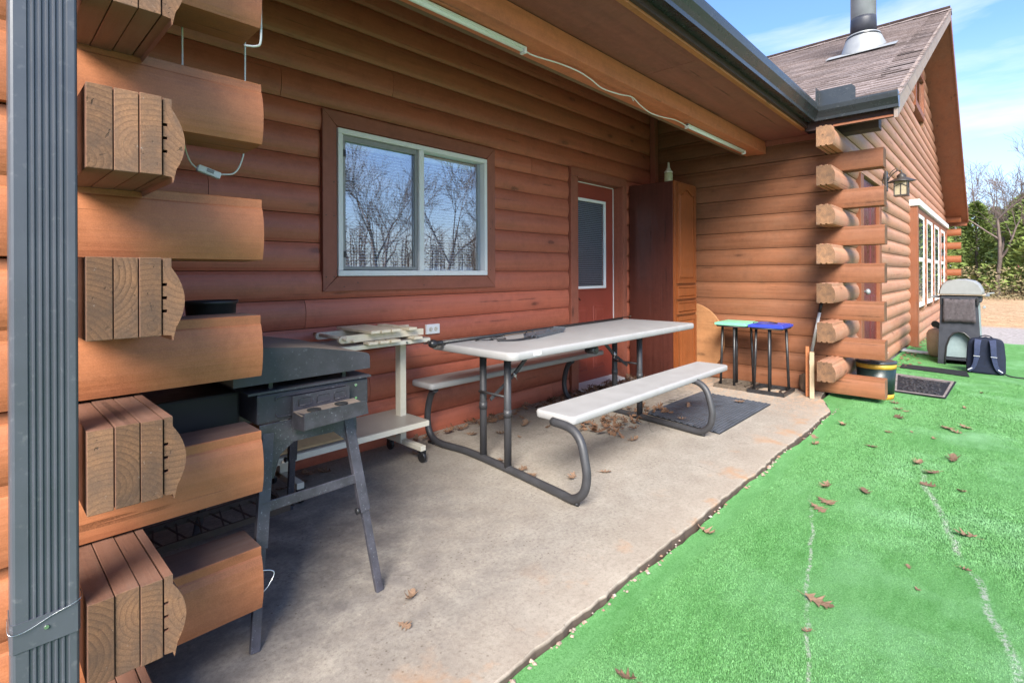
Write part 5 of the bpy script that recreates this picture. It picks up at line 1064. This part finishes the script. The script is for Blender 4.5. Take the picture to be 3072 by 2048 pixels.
o = thing('backpack', 'navy backpack with grey reflective strips standing on the turf by the barbecue', 'backpack', (8.72, .145, GZ + .004))
bm = bmesh.new(); bmesh.ops.create_cube(bm, size=1)
bmesh.ops.subdivide_edges(bm, edges=bm.edges[:], cuts=7, use_grid_fill=True)
for v in bm.verts:
    x, y, z = v.co; y2 = y * .36; z2 = (z + .5) * .44; x2 = x * .18; t = z + .5
    rd = (abs(2 * y) ** 4) * .03; z2 -= rd * (1.2 if t > .5 else 0); x2 *= (1.15 - .35 * t) * (1 - .25 * abs(2 * y) ** 3); y2 *= 1.0 - .10 * t + .05 * math.sin(t * 3.0)
    x2 += random.uniform(-.004, .004); y2 += random.uniform(-.003, .003); v.co = Vector((x2 + .0, y2, max(0, z2)))
me = bpy.data.meshes.new('bag_body'); bm.to_mesh(me); bm.free(); me.materials.append(m_navy)
for pl in me.polygons: pl.use_smooth = True
ob = bpy.data.objects.new('bag_body', me); COL.objects.link(ob); ob.parent = o; sb = ob.modifiers.new('s', 'SUBSURF'); sb.levels = 1; sb.render_levels = 1
for s_, y in ((1, .075), (-1, -.07)):
    m = MB(); pts = smooth_path([(-.085, y * .9, .42), (-.125, y, .36), (-.135, y * 1.05, .26), (-.13, y * 1.15, .18), (-.12, y * 1.5, .08), (-.115, y * 2.1, .03)], 4)
    for i in range(len(pts) - 1): t = i / len(pts); m.bar(pts[i], pts[i + 1] + (pts[i + 1] - pts[i]) * .15, .062 - .03 * t, .016, (1, 0, 0))
    stp = m.build('shoulder_strap', m_navy2, o, .003)
    m = MB(); m.bar((-.1455, y * 1.08 + .03, .222), (-.1455, y * 1.08 - .03, .219), .004, .008, (1, 0, 0)); m.bar((-.135, y * 1.9 - .02 * s_, .07), (-.135, y * 2.2, .04), .008, .004, (1, 0, 0)); m.build('reflective_strip', m_refl, stp)
m = MB(); m.tube(smooth_path([(-.03, .06, .42), (-.03, .05, .455), (-.03, 0, .47), (-.03, -.05, .455), (-.03, -.07, .42)], 5), .007, 6); m.tube(smooth_path([(-.06, .03, .43), (-.065, 0, .455), (-.06, -.04, .43)], 4), .006, 6); m.build('top_handle', m_navy, o)
m = MB(); m.tube(smooth_path([(-.10, -.17, .02), (-.16, -.24, .006), (-.20, -.40, .006), (-.30, -.62, .006)], 5), .008, 6); m.build('loose_strap', m_black, o)

# ------------------------------------------------------------------ mats
def quad_obj(name, pts, z, th, mat, bev=.003, parent=None):
    m = MB(); m.hexa([(p[0], p[1], z) for p in pts] + [(p[0], p[1], z + th) for p in pts]); return m.build(name, mat, parent, bev)
o = thing('door_mat', 'black ribbed rubber mat on the slab in front of the cabinet and far table legs', 'mat', (0, 0, 0))
cs = [Vector(p) for p in ((3.874, 1.539, 0), (5.058, 1.54, 0), (5.11, 2.22, 0), (4.005, 2.232, 0))]
quad_obj('mat_base', cs, .002, .006, m_matd, 0, o)
m = MB(); nr = 46
for i in range(nr):
    t = (i + .5) / nr; a = cs[0].lerp(cs[1], t); b = cs[3].lerp(cs[2], t); w_ = (cs[1] - cs[0]).length / nr * .27; k = 24
    for j in range(k):
        p = a.lerp(b, (j + .08) / k); q_ = a.lerp(b, (j + .82) / k); dz = Vector((0, 0, .0085)); s_ = Vector((w_, 0, 0)); s2 = Vector((w_ * 1.2 * (1 if j % 2 else -1), 0, 0))
        m.add([p - s_ + s2 + dz, p + s_ + s2 + dz, q_ + s_ + s2 + dz, q_ - s_ + s2 + dz, p - s_ + s2 + dz * 1.6, p + s_ + s2 + dz * 1.6, q_ + s_ + s2 + dz * 1.6, q_ - s_ + s2 + dz * 1.6], [(4, 5, 6, 7), (0, 1, 5, 4), (1, 2, 6, 5), (2, 3, 7, 6), (3, 0, 4, 7)])
ob = m.build('ribs', plain('rib_rubber', (.075, .085, .105, 1), .5, var=.3, ns=12), o, fix=False); ob['kind'] = 'stuff'
o = thing('old_mat', 'faded grey ribbed doormat lying in front of the red door', 'mat', (0, 0, 0))
quad_obj('mat_base', [(3.75, 2.30), (5.05, 2.27), (5.1, 2.95), (3.8, 3.05)], .002, .006, m_matg, 0, o)
m = MB()
for i in range(70): x = 3.78 + i * .018; m.box(x, x + .009, 2.33, 2.93, .0085, .013)
ob = m.build('ribs', m_matg, o, fix=False); ob['kind'] = 'stuff'
o = thing('welcome_mat', 'black patterned doormat with worn pale border on the turf by the back door', 'mat', (0, 0, 0))
qs = [(6.66, .402), (7.73, .374), (7.892, .973), (6.69, .829)]
quad_obj('mat_base', qs, GZ + .010, .008, m_matd, .002, o)
V_ = [Vector((x, y, 0)) for x, y in qs]
def uv(u_, v_): return V_[0].lerp(V_[1], u_).lerp(V_[3].lerp(V_[2], u_), v_)
m = MB()
for (u0, v0, u1, v1) in ((.02, .03, .98, .07), (.02, .93, .98, .97), (.02, .07, .05, .93), (.90, .07, .97, .93), (.84, .12, .86, .88)):
    q4 = [uv(u0, v0), uv(u1, v0), uv(u1, v1), uv(u0, v1)]; m.hexa([(p.x, p.y, GZ + .0185) for p in q4] + [(p.x, p.y, GZ + .0215) for p in q4])
m.build('border', m_matedge, o)
m = MB()
for i in range(150):
    u_, v_ = random.uniform(.08, .80), random.uniform(.13, .87); p = uv(u_, v_); a = random.uniform(-.5, .5); d_ = Vector((math.cos(a) * .02, math.sin(a) * .02, 0)); s_ = Vector((-d_.y, d_.x, 0)) * .35; c_ = p + Vector((0, 0, GZ + .0215))
    m.obox(c_, d_, s_, (0, 0, .003))
ob = m.build('raised_pattern', m_tube, o); ob['kind'] = 'stuff'
ob = quad_obj('rubber_strip', [(8.42, .97), (8.22, .28), (8.62, .32), (8.74, .98)], GZ + .008, .012, m_matd, .003); tag(ob, 'torn dark rubber strip lying on the turf in front of the barbecue', 'rubber strip')
m = MB(); m.obox((10.12, .95, GZ + .03), (.06, .24, .008), (.055, -.014, 0), (0, 0, .014)); tag(m.build('white_plank', m_whited, None, .003), 'dirty white plank lying on the turf between the wall and the canister', 'plank')

# ------------------------------------------------------------------ leaves and pebbles
def leafmesh(seed, L_=.06):
    rn = random.Random(seed); m = MB()
    cur = rn.uniform(.3, 1.9); tw_ = rn.uniform(-1.6, 1.6)
    prof_ = [(0, .03), (.10, .07), (.20, .26), (.27, .10), (.36, .12), (.50, .40), (.55, .16), (.64, .14), (.76, .34), (.80, .14), (.90, .16), (1.0, .03)]
    vs = []
    for i, (t, w_) in enumerate(prof_):
        for s_ in (-1, -.5, 0, .5, 1):
            ww = w_ * (1 + rn.uniform(-.18, .18)); fx = t + (.10 * abs(s_) if w_ > .2 else 0); fy = s_ * ww
            z = cur * (.9 * fy * fy + .5 * (t - .5) ** 2) + .35 * tw_ * fy * (t - .5) + rn.uniform(0, .03) + .02 * (1 - abs(s_))
            vs.append(((fx - .5) * L_, fy * L_, .003 + z * L_))
    n = len(prof_); fs = [(i * 5 + j, i * 5 + j + 1, (i + 1) * 5 + j + 1, (i + 1) * 5 + j) for i in range(n - 1) for j in range(4)]
    m.add(vs, fs); p = Vector((-L_ / 2, 0, .004)); m.tube([p, p + Vector((-.3 * L_, .03 * L_, .004))], .0007, 4)
    return m.build('oak_leaf', m_leaf, fix=False)
lm = [leafmesh(s_, .07) for s_ in range(6)]
turf_leaves = [(4.932, .948, 1), (4.401, 1.042, 1), (4.242, .99, .8), (4.465, .68, .8), (5.509, .639, 1.2), (4.955, .645, .6), (5.378, .316, 1.3), (5.512, .214, 1.2), (5.83, .684, 1), (5.80, .62, .8), (4.27, .397, 1), (4.495, .231, 1.2), (4.129, .318, 1.2), (3.88, .314, 1), (3.892, .167, .6), (3.446, .747, 1), (3.517, .568, 1), (3.216, .694, 1.25), (3.101, .709, 1), (2.441, 1.038, 1), (3.253, .132, 1), (2.885, .117, .5), (2.22, .505, 1.1), (2.012, .496, .4), (2.751, .291, .35), (2.576, .246, .3), (1.394, .848, .8), (4.997, .377, .5), (5.078, .512, .4), (5.30, .26, .9), (6.3, .25, .6), (7.2, .15, .6), (6.1, .75, .9)]
slab_leaves = [(1.126, 1.604, .8), (1.026, 1.495, .6), (3.038, 2.762, 1.2), (3.298, 1.933, 1), (2.663, 1.753, .8), (4.896, 1.762, 1), (4.506, 2.224, 1), (3.985, 1.89, .9), (4.123, 2.206, 1), (1.206, 2.938, 1), (1.397, 3.06, 1.1), (1.486, 3.015, 1), (2.354, 2.351, .8), (2.331, 2.15, 1), (2.316, 2.05, .9), (2.06, 2.843, 1), (2.75, 2.75, .9), (2.6, 2.9, 1), (2.45, 1.85, .9), (2.8, 2.6, .5), (1.32, 2.98, 1.0), (5.2, 2.6, .8)]
used = 0
for grp, lst, z, lab, gname in ((0, turf_leaves, GZ + .008, 'dry brown oak leaf lying on the green turf', 'fallen leaves on the turf'), (1, slab_leaves, .002, 'dry brown oak leaf lying on the concrete slab', 'fallen leaves on the slab')):
    for i, (x, y, s_) in enumerate(lst):
        if used < 6: ob = lm[used]
        else: ob = lm[random.randrange(6)].copy(); COL.objects.link(ob)
        used += 1; zz = z + (.018 if (3.9 < x < 5.05 and 1.55 < y < 2.23 and grp) else 0)
        ob.location = (x, y, zz); ob.rotation_euler = (random.uniform(-.25, .25), random.uniform(-.2, .2), random.uniform(0, 6.3)); ob.scale = (s_ * 1.3,) * 3; tag(ob, 'brown oak leaf lying on the black ribbed rubber mat' if (3.9 < x < 5.05 and 1.55 < y < 2.23 and grp) else lab, 'leaf', gname)
def litter(name, spots, n, label):
    m = MB(); rn = random.Random(3)
    for _ in range(n):
        cx, cy, sx, sy, hz_ = rn.choices(spots, [s_[2] * s_[3] + .01 for s_ in spots])[0]
        x, y = rn.gauss(cx, sx), rn.gauss(cy, sy)
        if y > 3.13 or y < 1.2: continue
        z = .004 + abs(rn.gauss(0, hz_)); src = lm[rn.randrange(6)].data; R_ = Matrix.Rotation(rn.uniform(0, 6.3), 4, 'Z') @ Matrix.Rotation(rn.gauss(0, .5), 4, 'X') @ Matrix.Rotation(rn.gauss(0, .4), 4, 'Y'); k = rn.uniform(.6, 1.3)
        T_ = Matrix.Translation((x, y, z + .01)) @ R_ @ Matrix.Scale(k, 4); m.add([T_ @ v.co for v in src.vertices][:60], [tuple(p.vertices) for p in src.polygons[:44]])
    ob = m.build(name, m_leaf, fix=False); tag(ob, label, 'leaves', kind='stuff')
lfm = leafmat('leaf_litter', (0.06, 0.032, 0.02, 1), (0.20, 0.11, 0.065, 1)); m_leaf_keep = m_leaf; m_leaf = lfm
litter('leaf_litter', [(3.95, 3.02, .25, .07, .03), (3.6, 2.85, .18, .10, .012), (4.4, 2.95, .35, .09, .02), (3.4, 2.3, .15, .12, .006), (3.9, 2.25, .2, .10, .01), (4.9, 3.0, .3, .08, .015), (5.3, 2.5, .2, .03, .008), (2.9, 3.05, .4, .04, .008)], 340, 'drift of dry brown leaves around the door')
m_leaf = m_leaf_keep
m = MB(); rn = random.Random(5)
for _ in range(230):
    x = rn.uniform(-1.5, 5.5); c_ = rn.random() ** 2; y = edge_y(x) - .012 + rn.gauss(0, .009)
    k = rn.uniform(.004, .011) * (1.5 if rn.random() < .1 else 1)
    if math.sin(x * 4.1) + math.sin(x * 9.7 + 1) < -.7 and rn.random() < .85: continue
    t = Vector((k * rn.uniform(.7, 1.3), 0, 0)); Rz = Matrix.Rotation(rn.uniform(0, 3), 3, 'Z'); c0_ = Vector((x, y, GZ + k * .5 + .020))
    pv = [Vector((1, 0, 0)), Vector((-1, .2, 0)), Vector((.1, 1, 0)), Vector((-.1, -1, .1)), Vector((0, .1, .8)), Vector((.1, 0, -.8)), ]
    m.add([c0_ + Rz @ Vector((p.x * t.x, p.y * k, p.z * k * .8)) for p in pv], [(0, 2, 4), (2, 1, 4), (1, 3, 4), (3, 0, 4), (2, 0, 5), (1, 2, 5), (3, 1, 5), (0, 3, 5)])
def pebmat():
    s = NT('pebbles_mix'); g = s.n('ShaderNodeNewGeometry'); cr_ = s.n('ShaderNodeValToRGB'); cr_.color_ramp.elements[0].color = (.26, .15, .10, 1); cr_.color_ramp.elements[1].color = (.36, .33, .30, 1); e = cr_.color_ramp.elements.new(.4); e.color = (.25, .21, .18, 1); e = cr_.color_ramp.elements.new(.7); e.color = (.33, .24, .18, 1); s.l(g.outputs['Random Per Island'], cr_.inputs[0]); return s.done(cr_.outputs[0], .8, spec=.3)
tag(m.build('pebbles', pebmat()), 'small pebbles in the gap between slab and turf', 'pebbles', kind='stuff')
# leaf scraps at the foot of the gable wall
m = MB()
for _ in range(260):
    x = rn.uniform(7.9, 15); y = 1.08 - abs(rn.gauss(0, .10)); s_ = rn.uniform(.012, .035); a = rn.uniform(0, 6.3); c0_ = Vector((x, y, GZ + .02)); d_ = Vector((math.cos(a), math.sin(a), rn.uniform(-.3, .3))) * s_; e_ = Vector((-d_.y, d_.x, rn.uniform(-.01, .01))) * .6
    m.add([c0_ - d_, c0_ + e_, c0_ + d_, c0_ - e_], [(0, 1, 2, 3)])
tag(m.build('leaf_scraps', lfm, fix=False), 'scattered leaf scraps along the gable wall', 'leaves', kind='stuff')

# ------------------------------------------------------------------ trees
def bare_tree_mesh(seed, H_=8.5, lean=0.0):
    rn = random.Random(seed); m = MB()
    def grow(p, d, ln, r, lvl):
        n = 4 if lvl < 2 else 3; pts = [p]; rs = [r]; q = p.copy(); dd = d.copy()
        for i in range(n):
            dd = (dd + Vector((rn.gauss(0, .16), rn.gauss(0, .16), rn.gauss(.03, .08))) * (.6 if lvl == 0 else 1)).normalized(); q = q + dd * ln / n; pts.append(q); rs.append(max(r * (1 - .55 * (i + 1) / n), .006))
        m.tube(pts, rs, 6 if lvl < 2 else 3, cap=False)
        if lvl >= 5: return
        kids = (4, 4, 4, 4, 3)[lvl]
        for k in range(kids):
            t = rn.uniform(.35, 1) if lvl else rn.uniform(.45, 1); idx = min(n, max(1, round(t * n))); b = pts[idx]; ax = dd.orthogonal(); ax.rotate(Quaternion(dd, rn.uniform(0, 6.3))); nd = dd.copy(); nd.rotate(Quaternion(ax, rn.uniform(.28, .72)));
            nd = (nd + Vector((0, 0, .12))).normalized(); grow(b, nd, ln * rn.uniform(.55, .78), rs[idx] * rn.uniform(.55, .75), lvl + 1)
    grow(Vector((0, 0, -.1)), Vector((lean, 0, 1)).normalized(), H_ * .45, H_ * .0135, 0); return m
def tree_bare(name, loc, seed, H_, label, group, proto=None, rz=0, sc=1, sub=1.0):
    o = thing(name, label, 'tree', loc, rz, group)
    if proto is None: m = bare_tree_mesh(seed, H_); ob = m.build('limbs', m_barkr, o, fix=False)
    else: ob = proto.copy(); COL.objects.link(ob); ob.parent = o
    o.scale = (sc, sc, sc); return ob
g1 = 'bare trees'
pA = tree_bare('bare_tree', (34.5, .10, .0), 11, 8.6, 'tall leafless oak with forked crown rising above the evergreens', g1)
pB = tree_bare('bare_tree', (39, 2.2, .0), 23, 7.5, 'slim leafless tree just right of the gable overhang', g1)
tree_bare('bare_tree', (42, -.8, 0), 0, 7, 'leafless tree cut by the right frame edge', g1, pA, 1.3, .85)
tree_bare('bare_tree', (37, -2.6, 0), 0, 7, 'leafless tree outside the right edge of the view', g1, pB, 2.3, .95)
for i, (x, y, k, rz_, lb) in enumerate(((13.4, -15.0, 0, .6, 'leafless tree across the turf opposite the window'), (17.6, -15.5, 1, 2.0, 'big leafless tree mirrored in the right window pane'), (9.5, -21, 1, 4.1, 'leafless tree farther back across the yard'), (24, -19, 0, 5.2, 'leafless tree beside the gravel drive'), (2, -19, 0, 3.1, 'leafless tree behind the viewer'), (19, -24, 1, .4, 'leafless tree far across the gravel'))):
    tree_bare('bare_tree', (x, y, 0), 0, 8, lb, 'bare trees across the yard', (pA, pB)[k], rz_, 1.0 + .12 * (i % 3))
def cedar_mesh(seed, H_=6.5, W_=2.0, N=5200):
    rn = random.Random(seed); m = MB()
    for _ in range(N):
        t = rn.random() ** .8; z = .5 + (H_ - .5) * t; a = rn.uniform(0, 6.28); lob = 1 + .30 * math.sin(a * 3 + z * 2.1 + seed) + .22 * math.sin(a * 5 - z * 3.7)
        R_ = W_ * (1 - t) ** .5 * lob * (.35 + .65 * math.sqrt(rn.random())); c_ = Vector((R_ * math.cos(a), R_ * math.sin(a), z - .10 * R_))
        s_ = rn.uniform(.06, .17); d = Vector((math.cos(a) + rn.gauss(0, .4), math.sin(a) + rn.gauss(0, .4), rn.uniform(-.2, .8))).normalized(); e = d.orthogonal(); e.rotate(Quaternion(d, rn.uniform(0, 6.3)))
        m.add([c_ - d * s_, c_ + e * s_ * .4, c_ + d * s_ * 1.3, c_ - e * s_ * .4], [(0, 1, 2, 3)])
    return m
crowns = [cedar_mesh(s_, h_, w_).build('crown', m_cedar, None, fix=False) for s_, h_, w_ in ((1, 6.5, 1.9), (2, 5.2, 2.1), (3, 7.2, 1.7))]
def trunk(h_): m = MB(); m.tube([(0, 0, -.1), (.05, .02, h_ * .5), (0, .05, h_ * .92)], [.13, .09, .02], 7); return m
trunks = [trunk(h_).build('trunk', m_bark, None) for h_ in (6.5, 5.2, 7.2)]
ced = [(33, 2.9, 0, .80, 'dense green cedar just right of the cabin end'), (35, -1.4, 1, .95, 'broad cedar at the right frame edge, lower than the bare oak'), (38, 1.0, 2, .70, 'slender cedar standing behind the tall bare oak'), (36, 4.6, 2, .8, 'cedar mostly hidden by the gable wall'), (41, -.9, 0, .85, 'tall cedar behind the broad one'), (44, 2.6, 1, 1.0, 'far cedar at the back of the wood'), (40, 3.4, 1, .95, 'cedar behind the slim bare tree'), (46, .3, 2, .75, 'farthest cedar in the middle of the gap'), (34, -4, 0, .9, 'cedar outside the view to the right'), (46, -3.5, 1, 1.1, 'far cedar outside the view to the right'), (37, -6.0, 2, .9, 'first cedar of the row running off to the right'), (38, -8.2, 0, .95, 'second cedar of the row running off to the right'), (36, -10.4, 1, 1.1, 'third cedar of the row running off to the right'), (35, -12.8, 0, .9, 'fourth cedar of the row running off to the right'), (33, -15.2, 2, .9, 'last cedar of the row running off to the right')]
fc = [False] * 3
for (x, y, k, s_, lb) in ced:
    o = thing('cedar_tree', lb, 'tree', (x, y, 0.03), random.uniform(0, 6.3), 'cedars at the wood edge')
    for lst in (crowns, trunks):
        if not fc[k]: ob = lst[k]
        else: ob = lst[k].copy(); COL.objects.link(ob)
        ob.parent = o
    fc[k] = True; o.scale = (s_,) * 3
# wooded horizon: many thin trunks and brush read as one mass
m = MB(); rn = random.Random(9)
for _ in range(420):
    x = rn.uniform(40, 70); y = rn.uniform(-30, 14); h_ = rn.uniform(4.5, 8.5); r_ = rn.uniform(.04, .10); m.tube([(x, y, 0), (x + rn.uniform(-.3, .3), y + rn.uniform(-.3, .3), h_ * .6), (x + rn.uniform(-.6, .6), y + rn.uniform(-.6, .6), h_)], [r_, r_ * .7, .01], 4, cap=False)
    for k in range(14):
        z = h_ * rn.uniform(.35, .98); a = rn.uniform(0, 6.3); l_ = rn.uniform(.4, 1.2); m.tube([(x, y, z), (x + l_ * math.cos(a), y + l_ * math.sin(a), z + l_ * .7)], [.018, .006], 3, cap=False)
tag(m.build('distant_wood', m_barkr, fix=False), 'mass of thin leafless trunks at the far edge of the wood', 'woodland', kind='stuff')
m = MB()
for _ in range(40000):
    u_ = rn.random()
    if u_ < .62: x = rn.uniform(38, 60); y = rn.uniform(-40, 20); z = rn.random() ** 1.4 * 4.2 + .0
    else: x = rn.uniform(31.5, 38); y = rn.uniform(-12, 6); z = rn.random() ** 2.2 * 1.5
    s_ = rn.uniform(.025, .08) * (1.4 if x > 38 else 1); d = Vector((rn.gauss(0, 1), rn.gauss(0, 1), rn.gauss(.3, .8))).normalized(); e = d.orthogonal(); m.add([Vector((x, y, z)) - d * s_, Vector((x, y, z)) + e * s_ * .35, Vector((x, y, z)) + d * s_ * 1.4, Vector((x, y, z)) - e * s_ * .35], [(0, 1, 2, 3)])
tag(m.build('underbrush', m_brush, fix=False), 'dry olive underbrush at the foot of the trees', 'underbrush', kind='stuff')
# tree line across the yard, behind the viewer (mirrored in the glass)
m = MB()
for _ in range(420):
    x = rn.uniform(-30, 80); y = rn.uniform(-62, -44); h_ = rn.uniform(4.5, 9); r_ = rn.uniform(.05, .12); m.tube([(x, y, 0), (x + rn.uniform(-.3, .3), y, h_ * .6), (x + rn.uniform(-.8, .8), y, h_)], [r_, r_ * .7, .02], 4, cap=False)
    for k in range(16):
        z = h_ * rn.uniform(.3, .98); a = rn.uniform(0, 6.3); l_ = rn.uniform(.5, 1.6); m.tube([(x, y, z), (x + l_ * math.cos(a), y + l_ * math.sin(a), z + l_ * .7)], [.03, .012], 3, cap=False)
tag(m.build('yard_wood', m_barkr, fix=False), 'leafless wood across the yard behind the viewer', 'woodland', kind='stuff')
# shed with red roof among the trees
o = thing('red_shed', 'small shed with faded red metal roof beyond the trees at the right edge', 'shed', (44.0, -1.15, 0))
m = MB(); m.hexa([(-1, -1.6, .95), (1, -1.6, .95), (1, .7, .95), (-1, .7, .95), (-.1, -1.6, 1.75), (.1, -1.6, 1.75), (.1, .7, 1.75), (-.1, .7, 1.75)]); m.build('roof', m_red, o); one_box('wall', m_barkr, o, (-.8, .8, -1.5, .6, 0, .95))
